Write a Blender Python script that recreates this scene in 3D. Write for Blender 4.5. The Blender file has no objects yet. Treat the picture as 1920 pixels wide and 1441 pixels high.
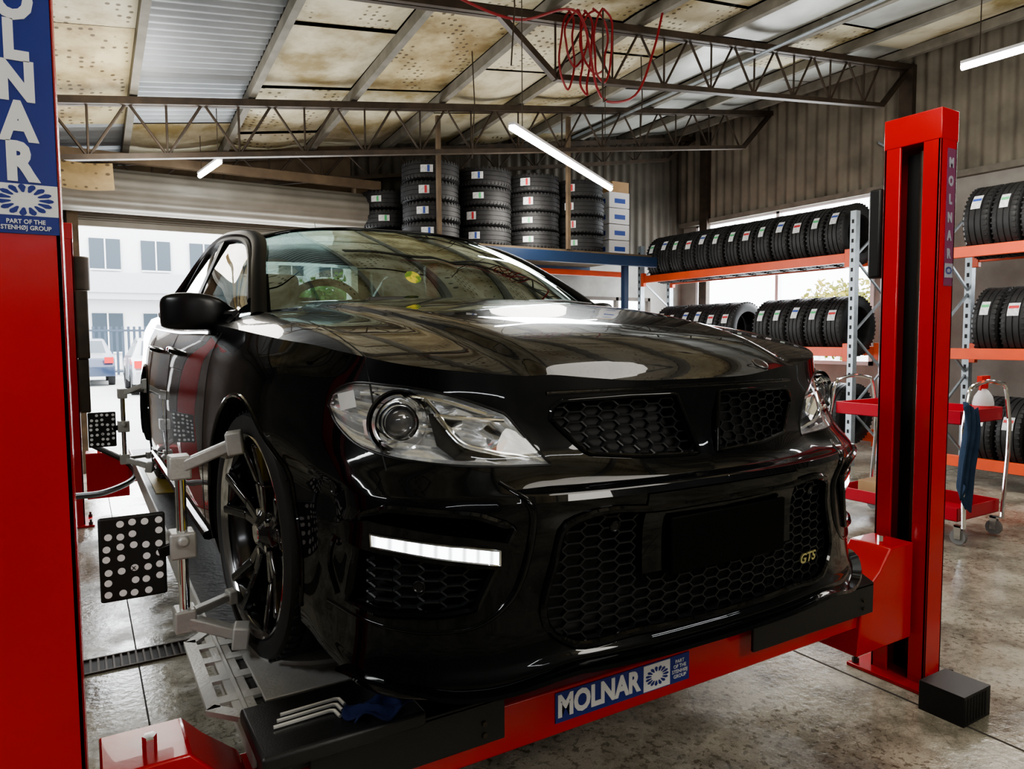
import bpy, bmesh, math, random
from mathutils import Vector, Matrix
from mathutils.bvhtree import BVHTree
import numpy as np
random.seed(7)
D=bpy.data; SC=bpy.context.scene; COL=SC.collection
ORG={}
pi=math.pi
# ---------------------------------------------------------------- materials
def M(name,col,rough=.5,metal=0,coat=0,col2=None,nscale=5,namt=.5,bump=0,bscale=40,emit=None,estr=0,spec=.5,rvar=0,cior=1.5):
    m=D.materials.new(name); m.use_nodes=True; nt=m.node_tree; b=nt.nodes['Principled BSDF']
    c=tuple(col)+(1,); b.inputs['Base Color'].default_value=c
    b.inputs['Roughness'].default_value=rough; b.inputs['Metallic'].default_value=metal
    b.inputs['Coat Weight'].default_value=coat; b.inputs['Coat Roughness'].default_value=.015; b.inputs['Coat IOR'].default_value=cior
    b.inputs['Specular IOR Level'].default_value=spec
    if emit: b.inputs['Emission Color'].default_value=tuple(emit)+(1,); b.inputs['Emission Strength'].default_value=estr
    tc=None
    def noise(s,det=5):
        nonlocal tc
        if tc is None: tc=nt.nodes.new('ShaderNodeTexCoord')
        n=nt.nodes.new('ShaderNodeTexNoise'); n.inputs['Scale'].default_value=s; n.inputs['Detail'].default_value=det
        nt.links.new(tc.outputs['Object'],n.inputs['Vector']); return n
    if col2:
        n=noise(nscale); r=nt.nodes.new('ShaderNodeValToRGB'); r.color_ramp.elements[0].position=.5-namt/2; r.color_ramp.elements[1].position=.5+namt/2
        r.color_ramp.elements[0].color=c; r.color_ramp.elements[1].color=tuple(col2)+(1,)
        nt.links.new(n.outputs['Fac'],r.inputs[0]); nt.links.new(r.outputs[0],b.inputs['Base Color'])
    if bump:
        n=noise(bscale); bp=nt.nodes.new('ShaderNodeBump'); bp.inputs['Strength'].default_value=bump; bp.inputs['Distance'].default_value=.01
        nt.links.new(n.outputs['Fac'],bp.inputs['Height']); nt.links.new(bp.outputs[0],b.inputs['Normal'])
    return m
def glass(name,tint,f0=.04,fmax=.9,gcol=(1,1,1)):
    m=D.materials.new(name); m.use_nodes=True; nt=m.node_tree; nt.nodes.clear(); L=nt.links.new
    o=nt.nodes.new('ShaderNodeOutputMaterial'); t=nt.nodes.new('ShaderNodeBsdfTransparent'); g=nt.nodes.new('ShaderNodeBsdfGlossy')
    t.inputs[0].default_value=tuple(tint)+(1,); g.inputs['Roughness'].default_value=.01; g.inputs[0].default_value=tuple(gcol)+(1,)
    ge=nt.nodes.new('ShaderNodeNewGeometry'); d=nt.nodes.new('ShaderNodeVectorMath'); d.operation='DOT_PRODUCT'
    L(ge.outputs['Normal'],d.inputs[0]); L(ge.outputs['Incoming'],d.inputs[1])
    def ma(op,a,b=None):
        x=nt.nodes.new('ShaderNodeMath'); x.operation=op
        for i,q in enumerate((a,b)):
            if q is None: continue
            if isinstance(q,(int,float)): x.inputs[i].default_value=q
            else: L(q,x.inputs[i])
        return x.outputs[0]
    f=ma('POWER',ma('SUBTRACT',1.0,ma('ABSOLUTE',d.outputs['Value'])),4.5)
    f=ma('ADD',ma('MULTIPLY',f,fmax-f0),f0)
    mx=nt.nodes.new('ShaderNodeMixShader'); L(f,mx.inputs[0]); L(t.outputs[0],mx.inputs[1]); L(g.outputs[0],mx.inputs[2]); L(mx.outputs[0],o.inputs[0])
    return m
def led_mat():
    m=M('led_strip',(1,1,1),.3,emit=(.9,.95,1),estr=5); nt=m.node_tree; b=nt.nodes['Principled BSDF']
    tc=nt.nodes.new('ShaderNodeTexCoord'); w=nt.nodes.new('ShaderNodeTexWave'); w.inputs['Scale'].default_value=12.5; w.bands_direction='X'
    nt.links.new(tc.outputs['Object'],w.inputs['Vector']); r=nt.nodes.new('ShaderNodeMapRange'); r.inputs[1].default_value=0; r.inputs[2].default_value=.35; r.inputs[3].default_value=1.6; r.inputs[4].default_value=6.5
    nt.links.new(w.outputs['Fac'],r.inputs[0]); nt.links.new(r.outputs[0],b.inputs['Emission Strength']); return m
paint=M('black_paint',(.0025,.003,.004),.25,0,.92,spec=.03,cior=1.41)
plastic=M('black_plastic',(.014,.014,.015),.42,bump=.1,bscale=300)
satin=M('satin_black',(.008,.008,.009),.28,spec=.35)
pillar_m=M('pillar_black',(.004,.004,.005),.4,spec=.15)
dark=M('dark_cavity',(.004,.004,.004),.6)
rubber=M('tyre_rubber',(.013,.013,.014),.55,col2=(.025,.025,.026),nscale=12)
chrome=M('chrome',(.9,.91,.93),.1,1)
silver=M('reflector',(.92,.93,.95),.18,.8,bump=.35,bscale=16)
alu=M('cast_aluminium',(.40,.40,.39),.42,.35,col2=(.50,.50,.48),nscale=14,bump=.15,bscale=120)
rimm=M('rim_black',(.010,.010,.011),.14,0,.9,cior=1.5)
disc_m=M('brake_disc',(.2,.19,.18),.35,.9)
yellow=M('caliper_yellow',(.95,.68,.02),.35)
red=M('red_enamel',(.58,.008,.012),.26,0,.3,col2=(.50,.006,.010),nscale=4,bump=.05,bscale=30)
redd=M('red_trolley',(.5,.012,.03),.35,0,.2)
blue=M('sign_blue',(.015,.03,.24),.35)
white=M('white_paint',(.8,.8,.82),.45)
paper=M('label_paper',(.8,.8,.8),.5,col2=(.62,.66,.68),nscale=45,namt=.08)
green=M('label_green',(.1,.5,.2),.5)
steeldk=M('dark_steel',(.032,.026,.02),.55,.3,col2=(.085,.06,.042),nscale=9,namt=.6)
timber=M('weathered_timber',(.13,.12,.098),.8,col2=(.24,.225,.19),nscale=6,bump=.2,bscale=30)
orange=M('rack_orange',(.85,.11,.03),.4,col2=(.7,.09,.03),nscale=6)
galv=M('galvanised',(.33,.38,.42),.42,.5,col2=(.45,.5,.54),nscale=20)
bluebeam=M('blue_beam',(.008,.03,.085),.45)
deckm=M('ramp_deck',(.05,.053,.055),.5,.3,col2=(.09,.09,.09),nscale=10,bump=.2,bscale=60)
card=M('cardboard',(.42,.27,.14),.8,col2=(.48,.32,.18),nscale=8)
cloth=M('blue_cloth',(.012,.03,.07),.9,col2=(.025,.055,.11),nscale=10,bump=.4,bscale=60)
clothb=M('blue_rag',(.010,.018,.08),.9,bump=.4,bscale=60)
tube_e=M('tube_light',(1,1,1),.4,emit=(.93,.97,1),estr=24)
drl_e=led_mat()
amber=M('amber',(.35,.13,.05),.2,0,.5)
hose_m=M('red_hose',(.28,.012,.02),.4)
wsglass=glass('windscreen_glass',(.22,.30,.27),.23,gcol=(.82,.95,.92))
sideglass=glass('side_glass',(.16,.18,.18),.06)
rearglass=glass('rear_glass',(.6,.66,.64),.05)
lensglass=glass('headlight_glass',(.98,.99,1),.04,.6)
trim_m=M('interior_trim',(.008,.008,.010),.7,spec=.15)
seat_m=M('seat_leather',(.02,.02,.024),.5)
redbadge=M('tail_lamp_red',(.6,.03,.03),.3)

def floor_mat():
    m=D.materials.new('worn_concrete'); m.use_nodes=True; nt=m.node_tree; b=nt.nodes['Principled BSDF']
    tc=nt.nodes.new('ShaderNodeTexCoord')
    def noise(s,d=6,r=.6):
        n=nt.nodes.new('ShaderNodeTexNoise'); n.inputs['Scale'].default_value=s; n.inputs['Detail'].default_value=d; n.inputs['Roughness'].default_value=r
        nt.links.new(tc.outputs['Object'],n.inputs['Vector']); return n.outputs['Fac']
    def ramp(f,a,b_,ca,cb):
        r=nt.nodes.new('ShaderNodeValToRGB'); e=r.color_ramp.elements; e[0].position=a; e[1].position=b_; e[0].color=ca+(1,); e[1].color=cb+(1,)
        nt.links.new(f,r.inputs[0]); return r.outputs[0]
    def mix(f,a,b_,mode='MIX'):
        x=nt.nodes.new('ShaderNodeMix'); x.data_type='RGBA'; x.blend_type=mode
        if isinstance(f,float): x.inputs[0].default_value=f
        else: nt.links.new(f,x.inputs[0])
        nt.links.new(a,x.inputs[6]); nt.links.new(b_,x.inputs[7]); return x.outputs[2]
    base=ramp(noise(.9),.3,.7,(.34,.32,.26),(.62,.585,.48))
    stains=ramp(noise(2.6,9,.7),.40,.55,(.36,.355,.34),(1,1,1))
    c=mix(.85,base,stains,'MULTIPLY')
    flakes=ramp(noise(38,4,.6),.55,.585,(1,1,1),(.36,.34,.30))
    msk=ramp(noise(1.1,4,.6),.42,.58,(.3,.3,.3),(1,1,1))
    flakes=mix(msk,ramp(noise(.01),0,.01,(1,1,1),(1,1,1)),flakes)
    c=mix(.85,c,flakes,'MULTIPLY')
    grit=ramp(noise(160,2,.5),.35,.65,(.72,.72,.72),(1.0,1.0,1.0)); c=mix(.85,c,grit,'MULTIPLY')
    v=nt.nodes.new('ShaderNodeTexVoronoi'); v.feature='DISTANCE_TO_EDGE'; v.inputs['Scale'].default_value=1.1
    nn=nt.nodes.new('ShaderNodeTexNoise'); nn.inputs['Scale'].default_value=3; nt.links.new(tc.outputs['Object'],nn.inputs['Vector'])
    va=nt.nodes.new('ShaderNodeVectorMath'); va.operation='ADD'; nt.links.new(tc.outputs['Object'],va.inputs[0]); nt.links.new(nn.outputs['Color'],va.inputs[1]); nt.links.new(va.outputs[0],v.inputs['Vector'])
    cr_=ramp(v.outputs['Distance'],.0,.006,(.45,.42,.4),(1,1,1))
    c=mix(.5,c,cr_,'MULTIPLY')
    nt.links.new(c,b.inputs['Base Color'])
    mr=nt.nodes.new('ShaderNodeMapRange'); mr.inputs[1].default_value=.46; mr.inputs[2].default_value=.60; mr.inputs[3].default_value=.05; mr.inputs[4].default_value=.42
    nt.links.new(noise(1.7,5),mr.inputs[0]); nt.links.new(mr.outputs[0],b.inputs['Roughness'])
    bp=nt.nodes.new('ShaderNodeBump'); bp.inputs['Strength'].default_value=.2; bp.inputs['Distance'].default_value=.01
    nt.links.new(noise(30,6),bp.inputs['Height']); nt.links.new(bp.outputs[0],b.inputs['Normal'])
    return m
floor_m=floor_mat()
def perf_mat(name,c1,c2,dots=True,sc_=1.8):
    m=D.materials.new(name); m.use_nodes=True; nt=m.node_tree; b=nt.nodes['Principled BSDF']; b.inputs['Roughness'].default_value=.75
    tc=nt.nodes.new('ShaderNodeTexCoord'); n=nt.nodes.new('ShaderNodeTexNoise'); n.inputs['Scale'].default_value=sc_; n.inputs['Detail'].default_value=8; n.inputs['Roughness'].default_value=.62
    nt.links.new(tc.outputs['Object'],n.inputs['Vector'])
    r=nt.nodes.new('ShaderNodeValToRGB'); e=r.color_ramp.elements; e[0].position=.36; e[1].position=.58; e[0].color=c1+(1,); e[1].color=c2+(1,)
    nt.links.new(n.outputs['Fac'],r.inputs[0]); out=r.outputs[0]
    if dots:
        v=nt.nodes.new('ShaderNodeTexVoronoi'); v.inputs['Scale'].default_value=13; v.inputs['Randomness'].default_value=.3
        nt.links.new(tc.outputs['Object'],v.inputs['Vector'])
        r2=nt.nodes.new('ShaderNodeValToRGB'); e=r2.color_ramp.elements; e[0].position=.18; e[1].position=.26; e[0].color=(.12,.09,.05,1); e[1].color=(1,1,1,1)
        nt.links.new(v.outputs['Distance'],r2.inputs[0])
        x=nt.nodes.new('ShaderNodeMix'); x.data_type='RGBA'; x.blend_type='MULTIPLY'; x.inputs[0].default_value=.85
        nt.links.new(out,x.inputs[6]); nt.links.new(r2.outputs[0],x.inputs[7]); out=x.outputs[2]
    nt.links.new(out,b.inputs['Base Color']); return m
ceilA=perf_mat('ceiling_cream',(.28,.22,.10),(.62,.57,.42),False)
ceilB=perf_mat('ceiling_perforated',(.30,.24,.12),(.62,.57,.42),True)
ceilC=M('ceiling_foil',(.32,.32,.29),.45,.3,col2=(.50,.51,.48),nscale=3,bump=.6,bscale=5)
ceilD=perf_mat('ceiling_stained',(.24,.17,.07),(.56,.48,.29),True)
corr_m=M('corrugated_silver',(.24,.26,.28),.45,.4,col2=(.35,.37,.39),nscale=2)
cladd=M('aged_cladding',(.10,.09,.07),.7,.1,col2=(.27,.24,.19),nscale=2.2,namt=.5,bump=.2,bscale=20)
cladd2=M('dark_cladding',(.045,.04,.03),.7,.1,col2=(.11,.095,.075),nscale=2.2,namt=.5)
rollm=M('roller_steel',(.20,.185,.155),.55,.2,col2=(.28,.265,.23),nscale=3)
block=M('painted_block',(.26,.25,.23),.7,col2=(.38,.37,.34),nscale=4,bump=.15,bscale=25)
darkwall=M('dark_wall',(.06,.056,.05),.8,col2=(.14,.13,.115),nscale=1.5)
frontwall=M('front_wall',(.12,.12,.11),.8,col2=(.26,.25,.22),nscale=1.2)
rusty=M('timber_dark',(.08,.055,.035),.8,col2=(.18,.13,.08),nscale=5)

# ---------------------------------------------------------------- mesh builder
class MB:
    def __init__(s): s.v=[];s.f=[];s.m=[];s.mi=0
    def add(s,vs,fs):
        o=len(s.v); s.v+=[Vector(p) for p in vs]; s.f+=[[i+o for i in f] for f in fs]; s.m+=[s.mi]*len(fs); return s
    def mt(s,i): s.mi=i; return s
    def box(s,x0,x1,y0,y1,z0,z1):
        return s.add([(x0,y0,z0),(x1,y0,z0),(x1,y1,z0),(x0,y1,z0),(x0,y0,z1),(x1,y0,z1),(x1,y1,z1),(x0,y1,z1)],
          [(0,3,2,1),(4,5,6,7),(0,1,5,4),(1,2,6,5),(2,3,7,6),(3,0,4,7)])
    def obox(s,c,ax,ay,az):
        c=Vector(c);ax=Vector(ax);ay=Vector(ay);az=Vector(az)
        vs=[c+a*ax+b*ay+d*az for d in(-1,1) for a,b in((-1,-1),(1,-1),(1,1),(-1,1))]
        return s.add(vs,[(0,3,2,1),(4,5,6,7),(0,1,5,4),(1,2,6,5),(2,3,7,6),(3,0,4,7)])
    def bar(s,p0,p1,w,h,up=(0,0,1)):
        p0=Vector(p0);p1=Vector(p1);d=(p1-p0); L=d.length; d.normalize(); up=Vector(up)
        if abs(d.dot(up))>.98: up=Vector((1,0,0))
        sd=d.cross(up).normalized(); u2=sd.cross(d)
        return s.obox((p0+p1)/2,d*L/2,sd*w/2,u2*h/2)
    def prism(s,poly,a,b,axis='z'):
        n=len(poly)
        def P(p,t):
            if axis=='z': return (p[0],p[1],t)
            if axis=='y': return (p[0],t,p[1])
            return (t,p[0],p[1])
        vs=[P(p,a) for p in poly]+[P(p,b) for p in poly]
        return s.add(vs,[list(range(n))[::-1],[n+i for i in range(n)]]+[(i,(i+1)%n,n+(i+1)%n,n+i) for i in range(n)])
    def tube(s,pts,r,n=10,closed=False,cap=True,sq=1.0):
        pts=[Vector(p) for p in pts]; N=len(pts); rs=r if isinstance(r,(list,tuple)) else [r]*N
        vs=[];ref=None
        for i,p in enumerate(pts):
            a=pts[(i-1)%N] if (closed or i>0) else p; b=pts[(i+1)%N] if (closed or i<N-1) else p
            t=(b-a).normalized() if (b-a).length>1e-9 else Vector((0,0,1))
            if ref is None: ref=Vector((0,0,1)) if abs(t.z)<.9 else Vector((1,0,0))
            e1=(ref-t*ref.dot(t)).normalized(); ref=e1; e2=t.cross(e1)
            for k in range(n):
                an=2*pi*k/n; vs.append(p+(e1*math.cos(an)*sq+e2*math.sin(an))*rs[i])
        fs=[]
        for i in range(N if closed else N-1):
            j=(i+1)%N
            for k in range(n): fs.append((i*n+k,i*n+(k+1)%n,j*n+(k+1)%n,j*n+k))
        if cap and not closed: fs+= [list(range(n))[::-1],[(N-1)*n+k for k in range(n)]]
        return s.add(vs,fs)
    def cyl(s,p0,p1,r,n=20): return s.tube([p0,p1],r,n)
    def lathe(s,prof,c,ax,n=48,closed=False):
        c=Vector(c);ax=Vector(ax).normalized(); e1=ax.orthogonal().normalized(); e2=ax.cross(e1); vs=[]
        for r,h in prof:
            for k in range(n):
                a=2*pi*k/n; vs.append(c+ax*h+(e1*math.cos(a)+e2*math.sin(a))*r)
        m=len(prof); fs=[]
        for i in range(m if closed else m-1):
            j=(i+1)%m
            for k in range(n): fs.append((i*n+k,i*n+(k+1)%n,j*n+(k+1)%n,j*n+k))
        return s.add(vs,fs)
    def grid(s,G):
        R=len(G);Cc=len(G[0]); vs=[p for r in G for p in r]
        return s.add(vs,[(i*Cc+j,i*Cc+j+1,(i+1)*Cc+j+1,(i+1)*Cc+j) for i in range(R-1) for j in range(Cc-1)])
    def make(s,name,mats,parent=None,origin=None,angle=35,bevel=0,weld=False,subsurf=0,solid=0,recalc=True,label=None,cat=None,group=None,kind=None):
        org=ORG[parent.name] if parent else Vector(origin if origin is not None else (0,0,0))
        me=D.meshes.new(name); me.from_pydata([v-org for v in s.v],[],s.f)
        if not isinstance(mats,(list,tuple)): mats=[mats]
        for m in mats: me.materials.append(m)
        me.polygons.foreach_set('material_index',s.m)
        if weld or recalc:
            bm=bmesh.new(); bm.from_mesh(me)
            if weld: bmesh.ops.remove_doubles(bm,verts=bm.verts,dist=1e-4)
            if recalc: bmesh.ops.recalc_face_normals(bm,faces=bm.faces)
            bm.to_mesh(me); bm.free()
        me.polygons.foreach_set('use_smooth',[True]*len(me.polygons))
        me.set_sharp_from_angle(angle=math.radians(angle))
        o=D.objects.new(name,me); COL.objects.link(o)
        if parent: o.parent=parent
        else: o.location=org
        ORG[o.name]=org.copy()
        if bevel:
            b=o.modifiers.new('b','BEVEL'); b.width=bevel; b.segments=2; b.limit_method='ANGLE'; b.angle_limit=math.radians(40)
        if solid:
            b=o.modifiers.new('s','SOLIDIFY'); b.thickness=solid; b.offset=0
        if subsurf:
            b=o.modifiers.new('u','SUBSURF'); b.levels=subsurf; b.render_levels=subsurf
        if label: o['label']=label
        if cat: o['category']=cat
        if group: o['group']=group
        if kind: o['kind']=kind
        return o
def thing(name,label,cat,loc,group=None):
    e=D.objects.new(name,None); e.location=loc; e.empty_display_size=.1; COL.objects.link(e); ORG[e.name]=Vector(loc)
    e['label']=label; e['category']=cat
    if group: e['group']=group
    return e
def sub(name,parent,loc):
    e=D.objects.new(name,None); e.empty_display_size=.1; COL.objects.link(e); ORG[e.name]=Vector(loc)
    e.parent=parent; e.location=ORG[e.name]-ORG[parent.name]; return e
def clone(o,loc=None,rot=None,parent=None):
    c=o.copy(); COL.objects.link(c)
    if parent: c.parent=parent
    if loc is not None: c.location=loc
    if rot is not None: c.rotation_euler=rot
    ORG[c.name]=Vector(c.location)
    for k in list(o.children): clone(k,parent=c)
    return c
def text(name,body,size,mtx,mat,parent,bold=0.0,ext=.0008,sx=1):
    cu=D.curves.new(name,'FONT'); cu.body=body; cu.size=size; cu.extrude=ext; cu.offset=bold; cu.align_x='CENTER'; cu.align_y='CENTER'; cu.resolution_u=3
    t=D.objects.new(name,cu); COL.objects.link(t); bpy.context.view_layer.update()
    me=D.meshes.new_from_object(t.evaluated_get(bpy.context.evaluated_depsgraph_get()))
    D.objects.remove(t); D.curves.remove(cu)
    me.transform(Matrix.Translation(-ORG[parent.name])@mtx@Matrix.Diagonal((sx,1,1,1))); me.materials.clear(); me.materials.append(mat)
    o=D.objects.new(name,me); COL.objects.link(o); o.parent=parent; ORG[o.name]=ORG[parent.name].copy(); return o
def face_front(x,y,z): return Matrix.Translation((x,y,z))@Matrix.Rotation(pi/2,4,'X')
def cr(pts,n):
    P=np.array(pts,float); N=len(P); out=[]
    for i in range(N-1):
        p1,p2=P[i],P[i+1]; p0=P[i-1] if i>0 else 2*p1-p2; p3=P[i+2] if i<N-2 else 2*p2-p1
        d0=max(np.linalg.norm(p1-p0),1e-6);d1=max(np.linalg.norm(p2-p1),1e-6);d2=max(np.linalg.norm(p3-p2),1e-6)
        m1=((p1-p0)/d0*d1+(p2-p1)/d1*d0)/(d0+d1)*d1; m2=((p2-p1)/d1*d2+(p3-p2)/d2*d1)/(d1+d2)*d1
        for k in range(n):
            t=k/n; out.append((2*t**3-3*t*t+1)*p1+(t**3-2*t*t+t)*m1+(-2*t**3+3*t*t)*p2+(t**3-t*t)*m2)
    out.append(P[-1]); return np.array(out)
def resample(P,n):
    P=np.array(P,float); d=np.r_[0,np.cumsum(np.linalg.norm(np.diff(P,axis=0),axis=1))]; t=np.linspace(0,d[-1],n)
    return np.stack([np.interp(t,d,P[:,k]) for k in range(P.shape[1])],1)
def sst(a,b,x): t=min(1,max(0,(x-a)/(b-a))); return t*t*(3-2*t)

# ================================================================ CAR
XC,YF,ZR=1.26,1.13,.53
def W(u,v,w): return Vector((XC+u,YF+v,ZR+w))
car=thing('car','glossy black sedan with hexagon mesh grilles, raised on the vehicle lift','car',W(0,2.4,0))
hcv=cr([(0,.73),(.095,.752),(.2,.80),(.4,.86),(.7,.915),(1.15,.975),(1.6,.99),(4.0,1.03),(4.5,1.06),(4.95,1.04)],10)
hev=cr([(0,.70),(.095,.725),(.24,.785),(.49,.855),(.93,.920),(1.3,.945),(2.5,.965),(3.8,1.00),(4.5,1.03),(4.95,1.01)],10)
def H(u,v):
    u=abs(u); c=np.interp(v,hcv[:,0],hcv[:,1]); e=np.interp(v,hev[:,0],hev[:,1])
    if u<.73:
        h=e+(c-e)*(1-(u/.73)**2)
        if v<1.6:
            cc=.36+.17*v; k=sst(.05,.35,v)
            x=(u-cc)/.009; sp=.009*(math.log1p(math.exp(-min(40,abs(x))))+max(0,x))
            x2=(u-cc-.045)/.009; sp2=.009*(math.log1p(math.exp(-min(40,abs(x2))))+max(0,x2))
            h+=k*(.025-.555*(sp-sp2))
        return h
    sl=2*(c-e)/.73
    return e-sl*(u-.73)-1.02*(u-.73)**1.6
plan=[(0,0),(.25,.010),(.45,.042),(.6,.092),(.70,.142),(.78,.208),(.832,.285),(.862,.38),(.882,.5),(.912,.66),(.930,.87),(.935,1.3),(.937,1.9),(.938,2.6),(.939,3.3),(.940,3.79),(.925,4.3),(.89,4.62),(.8,4.82),(.6,4.92),(.3,4.95),(0,4.95)]
pl=cr(plan,16)
dd=np.r_[0,np.cumsum(np.linalg.norm(np.diff(pl,axis=0),axis=1))]
ts=[];t=0
while t<dd[-1]-.01:
    ts.append(t); t+= .0125 if t<2.2 else (.035 if t<4.6 else .03)
ts.append(dd[-1])
PL=np.stack([np.interp(ts,dd,pl[:,0]),np.interp(ts,dd,pl[:,1])],1)
TG=np.gradient(PL,axis=0); TG/=np.maximum(np.linalg.norm(TG,axis=1)[:,None],1e-9)
NR=np.stack([TG[:,1]*1.0,-TG[:,0]],1); NR[0]=(0,-1); NR[-1]=(0,1)
wF=np.array([.125,.140,.160,.195,.31,.45,.540,.552,.60,.66])
dF=np.array([.05,.006,.004,.014,.022,.022,.006,.040,.070,.090]); dF2=np.array([.05,.006,.004,.014,.022,.018,.018,.028,.045,.070])
wS=np.array([.19,.20,.215,.25,.36,.47,.56,.60,.65,.71]);    dS=np.array([.05,.018,.014,.006,.0,.000,.003,.006,.011,.018])
wR=np.array([.22,.24,.27,.32,.42,.52,.60,.66,.75,.85]);    dR=np.array([.08,.05,.03,.01,.0,.0,.01,.02,.03,.04])
cols=[]; NK=10; NP=len(PL)
for ci,((u,v),n) in enumerate(zip(PL,NR)):
    a=sst(.14,.62,v); b=sst(4.0,4.85,v); g=sst(.44,.62,u); lift_=.040*(1-sst(.38,.60,u))*(1-a)
    dfr=dF*(1-g)+dF2*g
    w=(wF*(1-a)+wS*a)*(1-b)+wR*b; d=(dfr*(1-a)+dS*a)*(1-b)+dR*b
    nb=sst(.1,.45,u)*(1-a)*.022 if v<1 else 0
    if v<1:
        w[:4]+=lift_*np.array([1,1,.9,.45])
        lo=.030*sst(.18,.36,v)*(1-sst(.54,.74,v)); d[:7]+=lo; d[7]+=lo*.5
        d[8:]+=nb
    td=(.105*(1-a)+.082*a)*(1-b)+.09*b+nb
    rows=[(max(0,u-n[0]*d[k]),v-n[1]*d[k],w[k]) for k in range(NK)]
    ut,vt=max(0,u-n[0]*td),v-n[1]*td
    rows.append((ut,vt,H(ut,vt)))
    k_=.097*(1-a)+.040*a+nb
    um=max(0,u-n[0]*k_); rows.insert(NK,(um,v-n[1]*k_,rows[NK-1][2]*.45+rows[NK][2]*.55))
    if ci in(0,NP-1): rows=[(0.0,r[1],r[2]) for r in rows]; ut=0.0
    dr=cr(rows,5)
    col=[tuple(p) for p in dr]
    for m in range(1,41):
        q=m/40; uu=ut*(1-q); col.append((uu,vt,H(uu,vt)))
    b0=dr[0]; low=[(b0[0]*q/4,b0[1],b0[2]) for q in range(0,4)]
    cols.append(low+col)
body=MB()
body.grid([[W(*p) for p in c] for c in cols]); body.grid([[W(-p[0],p[1],p[2]) for p in c] for c in cols])
bm=bmesh.new(); vv=[bm.verts.new(v) for v in body.v]
for f in body.f:
    try: bm.faces.new([vv[i] for i in f])
    except: pass
bmesh.ops.remove_doubles(bm,verts=bm.verts,dist=3e-4)
bmesh.ops.dissolve_degenerate(bm,edges=bm.edges,dist=1e-5)
bmesh.ops.holes_fill(bm,edges=bm.edges,sides=0)
bmesh.ops.recalc_face_normals(bm,faces=bm.faces)
bmesh.ops.triangulate(bm,faces=[f for f in bm.faces if len(f.verts)>4])
if bm.calc_volume(signed=True)<0: bmesh.ops.reverse_faces(bm,faces=bm.faces)
BV=BVHTree.FromBMesh(bm)
bme=D.meshes.new('body'); bm.to_mesh(bme); bm.free()
def S(u,w):
    h=BV.ray_cast(W(u,-1,w),Vector((0,1,0)))
    if h[0] is None: return .5
    return min(h[0].y-YF,.6)
def SN(u,w,off=0):
    h=BV.ray_cast(W(u,-1,w),Vector((0,1,0)))
    if h[0] is None or h[0].y-YF>.6: return W(u,.5,w)
    n=h[1]
    if n.y>0: n=-n
    return h[0]+n*off
def T(u,v,off=0):
    h=BV.ray_cast(W(u,v,2),Vector((0,0,-1)))
    if h[0] is None: return W(u,v,.9)
    n=h[1]; n=n if n.z>0 else -n
    return h[0]+n*off
def SD(sg,v,w,off=0):
    h=BV.ray_cast(W(sg*2,v,w),Vector((-sg,0,0)))
    if h[0] is None: return W(sg*.93,v,w)
    n=h[1]; n=n if n.x*sg>0 else -n
    return h[0]+n*off
HLt=np.vstack([cr([(.804,.715),(.794,.742),(.768,.762),(.705,.760),(.59,.736),(.492,.697)],5),[(.413,.592)]]); HLb=cr([(.804,.715),(.798,.68),(.775,.64),(.73,.617),(.67,.605),(.55,.594),(.413,.588)],5)
UGt=np.array([(.395,.682),(.388,.706),(.372,.719),(.20,.725),(.070,.724)]); UGb=np.array([(.395,.682),(.330,.612),(.315,.604),(.2,.593),(.028,.586)])
LIt=cr([(-.435,.42),(-.42,.475),(-.395,.488),(-.2,.49),(0,.49),(.2,.49),(.395,.488),(.42,.475),(.435,.42)],5)
LIb=cr([(-.435,.42),(-.458,.26),(-.435,.236),(-.25,.222),(0,.217),(.25,.222),(.435,.236),(.458,.26),(.435,.42)],5)
SIt=np.array([(.785,.505),(.75,.522),(.60,.506),(.53,.478)]); SIb=np.array([(.80,.315),(.76,.305),(.66,.305),(.60,.315)])
def outline(t,b,n=26):
    t=resample(t,n); b=resample(b,n); o=list(t)+list(b[::-1]); r=[]
    for p in o:
        if not r or np.linalg.norm(p-r[-1])>1e-4: r.append(p)
    if np.linalg.norm(r[0]-r[-1])<1e-4: r.pop()
    return r
def ruled(t,b,sg,off,n=26,m=10):
    t=resample(t,n);b=resample(b,n); G=[]
    for i in range(n):
        row=[]
        for j in range(m):
            q=j/(m-1); p=t[i]*(1-q)+b[i]*q; row.append(SN(sg*p[0],p[1],off))
        G.append(row)
    return G
def cut_prism(mb,ol,sg,depth):
    n=len(ol); A=[W(sg*p[0],-.4,p[1]) for p in ol]; B=[W(sg*p[0],S(sg*p[0],p[1])+depth,p[1]) for p in ol]
    c1=sum(A,Vector())/n
    cu=sum(p[0] for p in ol)/n; cw=sum(p[1] for p in ol)/n; c2=W(sg*cu,S(sg*cu,cw)+depth,cw)
    vs=A+B+[c1,c2]; fs=[]
    for i in range(n):
        j=(i+1)%n; fs+= [(i,j,n+j,n+i),(i,2*n,j),(n+i,n+j,2*n+1)]
    mb.add(vs,fs)
cut=MB()
for sg in(-1,1):
    for v in(.86,3.785):
        cut.cyl(W(sg*.56,v,.345),W(sg*1.2,v,.345),.362,64)
    cut_prism(cut,outline(HLt,HLb),sg,.09); cut_prism(cut,outline(UGt,UGb),sg,.05); cut_prism(cut,outline(SIt,SIb),sg,.06)
cut_prism(cut,outline(LIt,LIb,50),1,.06)
cab=[(-.66,1.50),(0,1.30),(.66,1.50),(.74,1.9),(.76,3.3),(.70,4.0),(.5,4.1),(-.5,4.1),(-.70,4.0),(-.76,3.3),(-.74,1.9)]
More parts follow.
